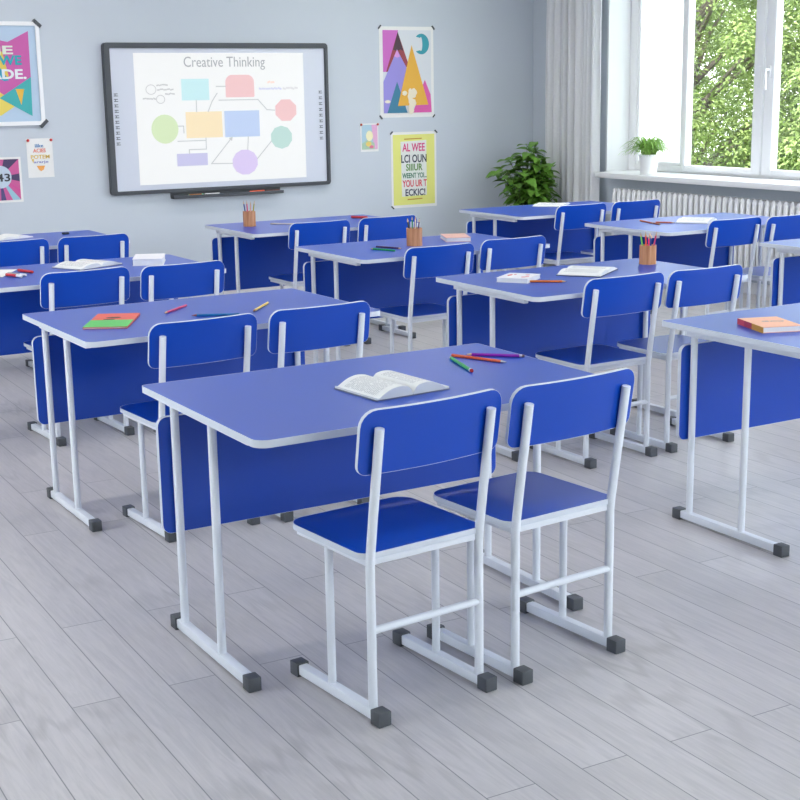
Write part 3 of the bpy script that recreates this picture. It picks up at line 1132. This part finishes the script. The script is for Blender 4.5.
def sflat(name, pts, m, layer=1):
    o = flat(slide, name, pts, m, layer)
    o.location = (0, -.0383, 0)
    return o
def rect(x0, x1, z0, z1):
    return [(x0, z0), (x1, z0), (x1, z1), (x0, z1)]
sflat('cyan_box', rect(2.927, 3.166, 1.548, 1.717), sm('cyan', (200, 236, 240)))
sflat('red_box', rrect(3.313, 3.570, 1.566, 1.746, (.01, .01, .06, .06)), sm('red', (240, 198, 200)))
sflat('green_circle', circ(2.769, 1.325, .115), sm('green', (214, 232, 190)))
sflat('yellow_box', rect(2.952, 3.271, 1.247, 1.456), sm('yellow', (248, 228, 190)))
sflat('blue_box', rect(3.292, 3.607, 1.245, 1.457), sm('blue', (190, 208, 240)))
sflat('purple_box', rect(2.860, 3.127, 1.025, 1.124), sm('purple', (200, 198, 232)))
sflat('violet_circle', circ(3.463, 1.036, .117, .105, 12, pi/12), sm('violet', (218, 202, 240)))
sflat('red_octagon', circ(3.855, 1.453, .105, .095, 8, pi/8), sm('red', (240, 198, 200)))
sflat('teal_octagon', circ(3.806, 1.230, .102, .096, 10, pi/10), sm('teal', (190, 220, 214)))
t = obj('slide_title', text_bm('Creative Thinking', 2.957, 3.676, 1.785, 1.892), sm('title', (172, 174, 180)), slide, False)
t.location = (0, -.0383, 0)
for path in ([(3.05, 1.548), (3.05, 1.456)], [(3.15, 1.456), (3.19, 1.54), (3.235, 1.60)], [(3.23, 1.655), (3.313, 1.655)],
             [(3.25, 1.545), (3.60, 1.545), (3.68, 1.46), (3.75, 1.455)], [(2.884, 1.345), (2.93, 1.345), (2.93, 1.29)],
             [(2.875, 1.225), (3.12, 1.225)], [(3.12, 1.247), (3.12, 1.155), (2.97, 1.155), (2.97, 1.124)],
             [(3.35, 1.03), (3.16, 1.035), (3.345, 1.235)], [(3.50, 1.245), (3.49, 1.14)], [(3.575, 1.06), (3.71, 1.20)]):
    ln = strokes(slide, 'connector_line', [(*p, *q) for p, q in zip(path, path[1:])], .008, sm('line', (203, 206, 208)), 1)
    ln.location = (0, -.0383, 0)
ah = sflat('arrow_head', [(3.358, 1.248), (3.322, 1.237), (3.35, 1.212)], sm('line', (203, 206, 208)), 2)
g = BM()
for (cx, cz, rx, rz) in ((2.668, 1.637, .045, .04), (2.745, 1.560, .038, .035)):
    ring(g, circ(cx, cz, rx, rz), circ(cx, cz, rx-.006, rz-.006), -.0014, -.0005, 'y')
o = obj('sketched_circle', g, sm('line2', (205, 206, 208)), slide, False)
o.location = (0, -.0383, 0)
random.seed(4)
segs = []
for z, xa, xb in ((1.672, 2.72, 2.80), (1.636, 2.725, 2.86), (1.602, 2.79, 2.865), (1.566, 2.60, 2.69)):
    x = xa
    while x < xb:
        w_ = random.uniform(.008, .02)
        segs.append((x, z+random.uniform(-.004, .004), x+w_, z+random.uniform(-.004, .004)))
        x += w_+.012
o = strokes(slide, 'small_writing', segs, .011, sm('line2', (205, 206, 208)), 1)
o.location = (0, -.0383, 0)
for nm, c, z, xa, xb in (('writing_lilac', (214, 216, 236), 1.632, 3.62, 3.80), ('writing_peach', (246, 222, 210), 1.685, 3.70, 3.76), ('writing_grey', (224, 224, 226), 1.632, 3.84, 3.95)):
    segs = []
    x = xa
    while x < xb:
        w_ = random.uniform(.010, .026)
        segs.append((x, z+random.uniform(-.004, .004), x+w_, z+random.uniform(-.004, .004)))
        x += w_+.018
    o = strokes(slide, 'small_writing', segs, .016, sm(nm, c), 1)
    o.location = (0, -.0383, 0)
M_ICON = mat('icon_print', srgb(95, 100, 112), .5)
for (xa, n, z0, z1) in ((2.375, 10, 1.60, 1.22), (4.188, 9, 1.597, 1.211)):
    segs = []
    for k in range(n):
        z = z0+(z1-z0)*k/(n-1)
        segs += [(xa-.014, z+.008, xa+.012, z+.008), (xa-.014, z-.008, xa+.014, z-.008), (xa-.006, z-.006, xa-.006, z+.006)]
    o = strokes(scr, 'icon_column', segs, .006, M_ICON, 1)
    o.location = (0, -.0356, 0)
# tray
bm = BM()
bx(bm, 2.80, 3.79, -.085, -.001, .765, .780, .004)
bx(bm, 2.80, 3.79, -.085, -.078, .778, .792, .002)
bx(bm, 2.80, 3.79, -.012, -.001, .778, .8145, .002)
obj('pen_tray', bm, M_DARK, wb)
tz = .7803
MG1 = 'pens in the whiteboard tray'
marker(2.94, YW-.05, 3.07, YW-.05, .0085, mat('marker_amber', srgb(170, 105, 40), .4), mat('marker_mint', srgb(120, 205, 170), .4), 'amber pen with mint cap at the left of the whiteboard tray', 'marker', 'marker', MG1, tz, .12)
marker(3.085, YW-.048, 3.215, YW-.048, .0085, MW, MW, 'white pen in the whiteboard tray beside the amber pen', 'marker', 'marker', MG1, tz)
marker(3.49, YW-.05, 3.625, YW-.05, .0095, mat('marker_orange', srgb(235, 85, 40), .4), mat('marker_orange', (0, 0, 0)), 'bright orange pen in the whiteboard tray', 'marker', 'marker', MG1, tz)
marker(3.64, YW-.048, 3.765, YW-.048, .0085, mat('marker_brown', srgb(110, 55, 45), .4), mat('marker_brown', (0, 0, 0)), 'dark brown pen at the right end of the whiteboard tray', 'marker', 'marker', MG1, tz)

# ---- posters
def clip(parent, x, z, ang, s=.02):
    c, sn = cos(ang), sin(ang)
    pts = [(-.042, -.008), (.042, -.008), (.036, .014), (-.036, .014)]
    pts = [(x+(p[0]*c-p[1]*sn)*s/.04, z+(p[0]*sn+p[1]*c)*s/.04) for p in pts]
    bm = BM()
    prism(bm, pts, -.012, -.001, 'y')
    obj('corner_clip', bm, M_DARK, parent, False)
def sheet(name, x0, x1, z0, z1, label, cat, paper=None):
    r = empty(name, (0, YW-.0015, 0), 0, label, cat)
    bm = BM()
    # paper that curls very slightly off the wall at its sides
    N = 10
    top = []
    for k in range(N+1):
        u = k/N
        top.append((x0+(x1-x0)*u, 0))
    prism(bm, rect(x0, x1, z0, z1), -.0004, .0010, 'y')
    s = obj('paper', bm, paper or M_PAPER, r, False)
    return r, s

# mountains and moon
r, s = sheet('poster', 4.795, 5.352, 1.366, 2.146, 'poster of coloured triangle mountains under a teal crescent moon', 'poster')
x0, x1, z0, z1 = 4.83, 5.325, 1.405, 2.115
def pm(u, v):      # picture fractions (photo crop 100..495 x 68..755)
    return (x0+(x1-x0)*u, z0+(z1-z0)*(1-v))
flat(s, 'sky_print', [pm(0, 0), pm(0, 1), pm(1, 1), pm(1, 0)], ink('poster_sky', (214, 218, 224)), 0)
flat(s, 'orchid_slope', [pm(0, 0), pm(.32, 0), pm(.12, .50), pm(0, .50)], ink('orchid', (200, 105, 190)), 1)
flat(s, 'maroon_mountain', [pm(.31, .02), pm(.06, .50), pm(.25, .50), pm(.47, .46), pm(.52, .40)], ink('maroon', (150, 62, 72)), 2)
flat(s, 'dark_peak', [pm(.31, .02), pm(.21, .235), pm(.29, .25), pm(.36, .23), pm(.42, .25)], ink('peak', (72, 48, 62)), 3)
flat(s, 'lavender_mountain', [pm(.29, .23), pm(.0, .62), pm(0, 1), pm(.45, 1), pm(.48, .45)], ink('lavender', (150, 140, 215)), 3)
flat(s, 'pink_peak', [pm(.29, .23), pm(.225, .315), pm(.29, .33), pm(.345, .315)], ink('pale_pink', (215, 150, 215)), 4)
flat(s, 'teal_mountain', [pm(.28, .62), pm(.07, 1), pm(.49, 1)], ink('deep_teal', (55, 120, 150)), 4)
flat(s, 'pink_mountain', [pm(.86, .60), pm(.60, 1), pm(1, 1), pm(.98, .78)], ink('magenta', (215, 90, 165)), 4)
flat(s, 'amber_mountain', [pm(.59, .18), pm(.29, .915), pm(.93, .905)], ink('amber', (226, 172, 62)), 5)
moon = [pm(.80+.165*cos(a)*.98, .165+.125*sin(a)) for a in [radians(-135+270*k/20) for k in range(21)]]
moon += [pm(.79+.03*cos(a), .165+.085*sin(a)) for a in [radians(120-240*k/14) for k in range(15)]]
flat(s, 'crescent_moon', moon, ink('moon_teal', (50, 150, 165)), 1)
for k, (u, v, a, b) in enumerate(((.55, .80, .05, .10), (.62, .76, .06, .06), (.43, .76, .05, .03), (.60, .88, .07, .05), (.56, .95, .06, .07))):
    flat(s, 'white_blot', [pm(u+a*cos(2*pi*q/14)*(1+.2*sin(3*q+k)), v+b*sin(2*pi*q/14)) for q in range(14)], ink('blot', (232, 222, 200)), 6+k)
flat(s, 'white_blot', [pm(.08+.06*cos(2*pi*q/10), .86+.02*sin(2*pi*q/10)) for q in range(10)], ink('blot', (232, 222, 200)), 5)
clip(r, 4.80, 2.14, radians(50)); clip(r, 5.347, 2.138, radians(-50)); clip(r, 4.80, 1.372, radians(130)); clip(r, 5.345, 1.372, radians(-130), .016)

# yellow lettering poster
r, s = sheet('poster', 4.897, 5.372, .567, 1.238, 'yellow poster with hand lettering in pink, black and green, right of the whiteboard', 'poster')
x0, x1, z0, z1 = 4.917, 5.352, .592, 1.215
flat(s, 'yellow_print', rect(x0, x1, z0, z1), ink('poster_yellow', (226, 226, 128)), 0)
def pm(u, v):
    return (x0+(x1-x0)*u, z0+(z1-z0)*(1-v))
flat(s, 'pale_panel', [pm(.18, .10), pm(.80, .085), pm(.80, .87), pm(.20, .88)], ink('pale_panel', (226, 228, 224)), 1)
rows = [('AL WEE', .22, .76, .125, .24, (214, 70, 130)), ('LCI OUN', .19, .80, .285, .40, (52, 58, 78)), ('SIIIUR', .30, .70, .415, .515, (92, 140, 62)),
        ('WEENT YOI...', .21, .80, .545, .62, (45, 120, 90)), ('YOU UR T', .21, .80, .645, .745, (214, 66, 84)), ('ECKIC!', .28, .76, .775, .875, (48, 54, 82))]
for body, ua, ub, va, vb, c in rows:
    a, b = pm(ua, vb), pm(ub, va)
    obj('lettering', text_bm(body, a[0], b[0], a[1], b[1], -.0048, -.0036, .02), ink('letter%d%d' % (c[0], c[1]), c), s, False)
strokes(s, 'rule_line', [(*pm(.28, .065), *pm(.68, .06)), (*pm(.34, .925), *pm(.68, .92))], .010, ink('rule', (190, 150, 60)), 1)
clip(r, 4.902, 1.232, radians(45), .017); clip(r, 5.366, 1.234, radians(-45), .017); clip(r, 4.904, .575, radians(135), .017)

# small pinned picture
r, s = sheet('small_poster', 4.590, 4.770, 1.078, 1.321, 'small pastel picture pinned between whiteboard and yellow poster', 'poster')
x0, x1, z0, z1 = 4.603, 4.760, 1.098, 1.310
def pm(u, v):
    return (x0+(x1-x0)*u, z0+(z1-z0)*(1-v))
flat(s, 'blue_print', rect(x0, x1, z0, z1), ink('pastel_blue', (170, 200, 216)), 0)
flat(s, 'pink_print', [pm(.62, 0), pm(1, 0), pm(1, 1), pm(.78, 1), pm(.70, .5)], ink('pastel_pink', (222, 170, 205)), 1)
flat(s, 'green_print', [pm(0, .75), pm(.4, .6), pm(.8, .75), pm(.8, 1), pm(0, 1)], ink('pastel_green', (170, 200, 175)), 2)
flat(s, 'cream_print', circ(*pm(.48, .45), .035, .045), ink('pastel_cream', (238, 232, 190)), 3)
flat(s, 'yellow_print', circ(*pm(.42, .78), .028, .022), ink('pastel_yellow', (228, 205, 110)), 3)
flat(s, 'rose_print', circ(*pm(.6, .9), .022, .014), ink('pastel_rose', (220, 120, 150)), 4)
for px in (4.598, 4.764):
    obj('pin', lathe(BM(), [(.004, 0), (.010, .003), (.010, .010), (.006, .014)], 12), mat('pin_orange', srgb(205, 90, 60), .4), r)
    q = COL.objects[-1]
    q.rotation_euler = (pi/2, 0, 0)
    q.location = (px, .0, 1.312)

# framed triangle poster (its left half is out of the picture)
r = empty('framed_poster', (0, YW, 0), 0, 'white framed poster of pink, teal and yellow triangles with lettering', 'poster')
FX0, FX1, FZ0, FZ1 = .92, 1.805, 1.383, 2.152
bm = BM()
ring(bm, rrect(FX0, FX1, FZ0, FZ1, .03), rrect(FX0+.03, FX1-.03, FZ0+.03, FZ1-.03, .01), -.024, -.001, 'y')
obj('frame', bm, M_WHITE, r)
s = obj('backing', bx(BM(), FX0+.028, FX1-.028, -.012, -.002, FZ0+.028, FZ1-.028), mat('pale_blue_card', srgb(178, 200, 222), .5), r, False)
def fl2(name, pts, c, layer):
    o = flat(s, name, pts, ink(name, c), layer)
    o.location = (0, -.0117, 0)
fl2('pink_shape', [(1.721, 2.083), (1.560, 2.002), (1.28, 2.06), (1.20, 1.75), (1.34, 1.55), (1.585, 1.585), (1.718, 1.744)], (198, 92, 165), 0)
fl2('yellow_shape', [(1.02, 2.0), (1.515, 1.93), (1.55, 1.75), (1.0, 1.62)], (226, 200, 92), 1)
fl2('ochre_shape', [(1.10, 1.46), (1.47, 1.46), (1.61, 1.545), (1.47, 1.635), (1.2, 1.66)], (228, 206, 96), 1)
fl2('blue_shape', [(1.25, 1.83), (1.515, 1.715), (1.55, 1.72), (1.50, 1.80), (1.42, 1.90)], (35, 160, 190), 2)
fl2('teal_shape', [(1.468, 1.590), (1.718, 1.744), (1.710, 1.452)], (62, 170, 172), 2)
fl2('pale_cone', [(1.595, 1.656), (1.66, 1.655), (1.63, 1.536)], (230, 184, 70), 3)
for body, xa, xb, za, zb, c in (('ME', 1.38, 1.595, 1.912, 1.975, (222, 228, 215)), ('OWE', 1.40, 1.655, 1.833, 1.905, (40, 165, 178)), ('ADE.', 1.40, 1.685, 1.729, 1.803, (228, 232, 236))):
    o = obj('lettering', text_bm(body, xa, xb, za, zb, -.0068, -.0046, .03), ink('wl%d' % c[0], c), s, False)
    o.location = (0, -.0117, 0)
for px, pz, a in ((FX1-.012, FZ1-.012, -.75), (FX1-.012, FZ0+.012, .75), (FX0+.012, FZ1-.012, .75), (FX0+.012, FZ0+.012, -.75)):
    bm = BM()
    cc, sn = cos(a), sin(a)
    pts = [(px+p[0]*cc-p[1]*sn, pz+p[0]*sn+p[1]*cc) for p in ((-.036, -.014), (.036, -.014), (.036, .012), (-.036, .012))]
    prism(bm, pts, -.03, -.001, 'y')
    obj('corner_bracket', bm, M_DARK, r, False)

# small white quote poster with pins
r, s = sheet('small_poster', 1.648, 1.852, .984, 1.282, 'small white lettered poster with red pins under the framed poster', 'poster')
def pm(u, v):
    return (1.648+.204*u, .984+.298*(1-v))
for body, ua, ub, va, vb, c in (('ilike', .32, .64, .14, .23, (70, 130, 180)), ('ACIES', .24, .72, .26, .36, (232, 130, 110)), ('POTEM', .14, .86, .42, .52, (225, 190, 90)), ('ararje', .24, .80, .57, .65, (130, 135, 190))):
    a, b = pm(ua, vb), pm(ub, va)
    obj('lettering', text_bm(body, a[0], b[0], a[1], b[1], -.0026, -.0006, .02), ink('q%d' % c[0], c), s, False)
flat(s, 'orange_bowl', [pm(.34, .70), pm(.66, .70), pm(.60, .80), pm(.5, .84), pm(.42, .80)], ink('bowl', (238, 165, 85)), 1)
flat(s, 'yellow_drop', [pm(.16, .52), pm(.26, .52), pm(.22, .63)], ink('drop', (228, 200, 90)), 1)
for px in (1.662, 1.842):
    obj('pin', lathe(BM(), [(.004, 0), (.011, .003), (.011, .010), (.006, .014)], 12), mat('pin_red', srgb(205, 60, 60), .4), r)
    q = COL.objects[-1]
    q.rotation_euler = (pi/2, 0, 0)
    q.location = (px, 0, 1.268)

# pink poster with a disc, cut by the left edge
r, s = sheet('poster', 1.20, 1.596, .805, 1.148, 'pink angular poster with a pale disc at the left edge', 'poster')
x0, x1, z0, z1 = 1.215, 1.578, .822, 1.132
flat(s, 'pink_print', rect(x0, x1, z0, z1), ink('angular_pink', (200, 90, 150)), 0)
cx, cz = 1.43, 1.0
random.seed(11)
cols = [(70, 55, 95), (215, 110, 165), (90, 60, 110), (225, 150, 185), (80, 70, 120), (150, 190, 210), (205, 80, 150), (75, 60, 100)]
edge = [(x1, z1), (x0+.25, z1), (x0+.12, z1), (x0, z1), (x0, z1-.12), (x0, z0+.08), (x0, z0), (x0+.12, z0), (x0+.21, z0), (x0+.25, z0), (x0+.30, z0), (x1, z0), (x1, z0+.05), (x1, z0+.08), (x1, z0+.14), (x1, z0+.20)]
for k in range(0, len(edge)-1, 2):
    c = cols[(k//2) % len(cols)]
    flat(s, 'wedge', [(cx, cz), edge[k], edge[k+1]], ink('wedge%d' % (k//2 % len(cols)), c), 1)
flat(s, 'pale_disc', circ(cx, cz, .086, .086), ink('disc', (190, 205, 222)), 2)
a = text_bm('143', 1.365, 1.505, .965, 1.025, -.0056, -.0042, .02)
obj('lettering', a, M_INK, s, False)

# ------------------------------------------------------------------ radiator
rad = empty('radiator', (XW-.10, 0, 0), 0, 'white column radiator under the window sill', 'radiator')
ya, yb = 6.33, 3.35
n = int((ya-yb)/.064)
col0 = None
for k in range(n):
    y = ya-k*.064
    if col0 is None:
        bm = BM()
        for dx in (-.026, .026):
            tube(bm, [(dx*.55, 0, .155), (dx, 0, .20), (dx, 0, .69), (dx*.55, 0, .733)], .02, 10, radii=[.016, .021, .021, .016])
        tube(bm, [(-.03, 0, .73), (.03, 0, .73)], .019, 10)
        tube(bm, [(-.03, 0, .16), (.03, 0, .16)], .019, 10)
        col0 = obj('radiator_column', bm, M_WHITE, rad)
        c = col0
    else:
        c = col0.copy()
        COL.objects.link(c)
        c.parent = rad
    c.location = (0, y, 0)
for z in (.715, .175):
    obj('header_pipe', tube(BM(), [(0, ya+.02, z), (0, ya-(n-1)*.064-.02, z)], .016, 10), M_WHITE, rad)
for y in (ya-.4, ya-2.4):
    bm = BM()
    bx(bm, -.012, .012, y-.02, y+.02, 0, .16, .002)
    obj('foot', bm, M_WHITE, rad)

# ------------------------------------------------------------------ curtain
cu = empty('curtain', (XW-.13, 0, 0), 0, 'white pleated curtain hanging in the corner beside the window', 'curtain')
bm = BM()
NY, NZ = 150, 10
y0, y1 = 6.545, 7.33
g = []
for j in range(NZ+1):
    z = .03+(2.97-.03)*j/NZ
    row = []
    for i in range(NY+1):
        u = i/NY
        amp = .034*(1-.25*j/NZ)
        ph = 2*pi*7.5*u+.5*sin(u*9)+.15*sin(z*2+u*11)
        x = amp*sin(ph)+.012*sin(2.3*ph+1)
        row.append(bm.verts.new((x, y0+(y1-y0)*u+.018*cos(ph)*(1-.2*j/NZ), z)))
    g.append(row)
for j in range(NZ):
    for i in range(NY):
        bm.faces.new((g[j][i], g[j][i+1], g[j+1][i+1], g[j+1][i]))
c = obj('cloth', bm, M_CURT, cu, True, 180)
sol = c.modifiers.new('thickness', 'SOLIDIFY')
sol.thickness = .0015
obj('curtain_rail', tube(BM(), [(0, 6.3, 2.995), (0, 7.68, 2.995)], .014, 12), M_WHITE, cu)
for y in (6.6, 7.5):
    obj('rail_bracket', tube(BM(), [(0, y, 2.995), (.128, y, 2.995)], .008, 8), M_WHITE, cu)

# ------------------------------------------------------------------ plants
M_LEAF = translucent_mat('glossy_green_leaf', srgb(112, 158, 66), .28, 0, .38, .35, 9)
M_STEM = mat('green_stem', srgb(85, 105, 55), .6, noise=.15, nscale=40)
M_SOIL = mat('potting_soil', (0.03, 0.022, 0.015), .95, noise=.4, nscale=90, bump=.8)
M_BLADE = translucent_mat('pale_green_blade', srgb(140, 180, 88), .35, 0, .45, .3, 14)

def leaf(bm, base, direc, nrm, L, Wd, droop=.25, fold=.25, n=5):
    direc = direc.normalized()
    side = direc.cross(nrm)
    if side.length < 1e-4:
        side = Vector((1, 0, 0))
    side.normalize()
    nr = side.cross(direc).normalized()
    prev = None
    for k in range(n+1):
        u = k/n
        w = Wd*(sin(pi*(u**.75))**.9 if 0 < u < 1 else 0)+.0006
        p = base+direc*(L*u)+nr*(-droop*L*u*u)
        m_ = bm.verts.new(p)
        a = bm.verts.new(p+side*w+nr*(fold*w))
        b = bm.verts.new(p-side*w+nr*(fold*w))
        if prev:
            bm.faces.new((prev[0], m_, a, prev[1]))
            bm.faces.new((prev[2], b, m_, prev[0]))
        prev = (m_, a, b)

rnd = random.Random(7)
px, py = 5.985, 7.10
pl = empty('leafy_plant', (px, py, 0), 0, 'tall bushy green leafy plant in a pot in the corner by the curtain', 'plant')
bm = BM()
lathe(bm, [(.115, 0), (.13, .02), (.165, .30), (.175, .31), (.175, .335), (.16, .335), (.155, .30)], 28)
obj('pot', bm, mat('pale_pot', (0.7, 0.71, 0.72), .5, noise=.02, nscale=30), pl)
obj('soil', lathe(BM(), [(.153, .285), (.15, .305)], 24), M_SOIL, pl)
st, lv = BM(), BM()
for k in range(44):
    a = rnd.uniform(0, 2*pi)
    rr = rnd.uniform(.05, .30)
    H = rnd.uniform(.66, 1.06)*(1-.30*(rr/.3)**2)+.10
    b0 = Vector((rnd.uniform(-.06, .06), rnd.uniform(-.06, .06), .30))
    tip = Vector((rr*cos(a), rr*sin(a), H))
    mid = b0.lerp(tip, .5)+Vector((-.04*cos(a), -.04*sin(a), .06))
    pts = [(1-t_)**2*b0+2*t_*(1-t_)*mid+t_*t_*tip for t_ in [q/7 for q in range(8)]]
    tube(st, pts, .004, 6, radii=[.006-.0005*q for q in range(8)])
    for q in range(13):
        t_ = .30+.70*q/12
        p = (1-t_)**2*b0+2*t_*(1-t_)*mid+t_*t_*tip
        an = q*2.4+rnd.uniform(-.4, .4)
        out = Vector((cos(an), sin(an), rnd.uniform(-.1, .55)))
        out += Vector((cos(a), sin(a), 0))*.5
        leaf(lv, p, out, Vector((rnd.uniform(-.3, .3), rnd.uniform(-.3, .3), 1)), rnd.uniform(.10, .165), rnd.uniform(.032, .052), rnd.uniform(.2, .55))
for v in lv.verts:
    v.co.x = max(-.43, min(.26, v.co.x))
    v.co.y = min(.50, v.co.y)
obj('stems', st, M_STEM, pl)
obj('foliage', lv, M_LEAF, pl, True, 180)

sp = empty('potted_plant', (6.375, 5.955, .8802), 0, 'small arching grassy plant in a white pot on the window sill', 'plant')
bm = BM()
lathe(bm, [(.062, 0), (.066, .004), (.082, .150), (.086, .152), (.086, .165), (.078, .165), (.074, .14)], 28)
obj('pot', bm, mat('white_ceramic', (0.85, 0.86, 0.87), .3), sp)
obj('soil', lathe(BM(), [(.073, .138), (.07, .148)], 20), M_SOIL, sp)
bl = BM()
for k in range(190):
    a = rnd.uniform(0, 2*pi)
    R_ = rnd.uniform(.09, .24)
    Hh = rnd.uniform(.05, .16)
    b0 = Vector((rnd.uniform(-.04, .04), rnd.uniform(-.04, .04), .145))
    pk = b0+Vector((cos(a)*R_*.45, sin(a)*R_*.45, Hh*1.8))
    tip = b0+Vector((cos(a)*R_, sin(a)*R_, Hh*rnd.uniform(-.1, .75)+.01))
    side = Vector((-sin(a), cos(a), 0))
    prev = None
    for q in range(8):
        t_ = q/7
        p = (1-t_)**2*b0+2*t_*(1-t_)*pk+t_*t_*tip
        w = .0065*(1-t_**2.5)+.0003
        A_ = bl.verts.new(p+side*w+Vector((0, 0, .002)))
        B_ = bl.verts.new(p-side*w+Vector((0, 0, .002)))
        C_ = bl.verts.new(p)
        if prev:
            bl.faces.new((prev[0], A_, C_, prev[2]))
            bl.faces.new((prev[2], C_, B_, prev[1]))
        prev = (A_, B_, C_)
obj('foliage', bl, M_BLADE, sp, True, 180)

# ------------------------------------------------------------------ trees outside
M_TLEAF = translucent_mat('sunlit_tree_leaf', srgb(126, 146, 84), .35, 0, .6, .28, 1.6)
M_BARK = mat('grey_bark', srgb(96, 88, 76), .9, noise=.3, nscale=12, bump=.6)
GZ = -2.6
structure('terrain', bx(BM(), XW+WT+.02, 60, -40, 60, GZ-.2, GZ), mat('garden_grass', srgb(90, 120, 55), .9, noise=.3, nscale=2)).name = 'ground_outside'
def tree(x, y, H, R_, nclump, seed, label):
    rn = random.Random(seed)
    r = empty('tree', (x, y, GZ), rn.uniform(0, 6), label, 'tree', 'trees outside the window')
    tr = BM()
    tube(tr, [(0, 0, 0), (.05, .02, H*.3), (-.04, .06, H*.55), (.02, 0, H*.88)], .1, 12, radii=[.17, .14, .10, .04])
    fo = BM()
    cz = H*.56
    for k in range(nclump):
        while True:
            v = Vector((rn.uniform(-1, 1), rn.uniform(-1, 1), rn.uniform(-1, 1)))
            if .25 < v.length < 1:
                break
        v = v*(.55+.45*v.length)/max(v.length, .01)*v.length**.35
        c = Vector((v.x*R_, v.y*R_, cz+v.z*H*.46))
        if k % 11 == 0:
            s0 = Vector((0, 0, max(H*.15, c.z-R_*.55)))
            tube(tr, [s0, s0.lerp(c, .5)+Vector((0, 0, .15)), c], .02, 6, radii=[.05, .03, .012])
        cr = rn.uniform(.22, .42)
        for q in range(115):
            d = Vector((rn.gauss(0, 1), rn.gauss(0, 1), rn.gauss(0, .7)+.25))
            d.normalize()
            p = c+d*cr*rn.uniform(.45, 1.0)
            dr = Vector((d.x+rn.uniform(-.8, .8), d.y+rn.uniform(-.8, .8), d.z*.4-rn.uniform(0, .6))).normalized()
            nn = d+Vector((0, 0, .8))
            sd_ = dr.cross(nn).normalized()
            nn = sd_.cross(dr)
            Lf, wf = rn.uniform(.055, .095), rn.uniform(.016, .026)
            v0 = fo.verts.new(p)
            v1 = fo.verts.new(p+dr*Lf*.45+sd_*wf+nn*wf*.3)
            v2 = fo.verts.new(p+dr*Lf-nn*Lf*.2)
            v3 = fo.verts.new(p+dr*Lf*.45-sd_*wf+nn*wf*.3)
            fo.faces.new((v0, v2, v1))
            fo.faces.new((v0, v3, v2))
    obj('trunk', tr, M_BARK, r)
    obj('foliage', fo, M_TLEAF, r, True, 180)
tree(12.5, 12.2, 7.6, 1.95, 620, 3, 'leafy green tree outside, seen left of the window handle')
tree(12.5, 7.4, 7.2, 1.95, 560, 5, 'leafy green tree outside, seen right of the window handle')
tree(17.6, 14.2, 8.4, 2.0, 560, 8, 'leafy green tree farther out, seen through the gap between the two near trees')
tree(17.6, 19.0, 8.4, 2.0, 500, 9, 'leafy green tree farther out, behind the tree left of the window handle')
tree(17.6, 9.4, 8.4, 2.0, 400, 12, 'leafy green tree farther out, behind the tree at the right picture edge')
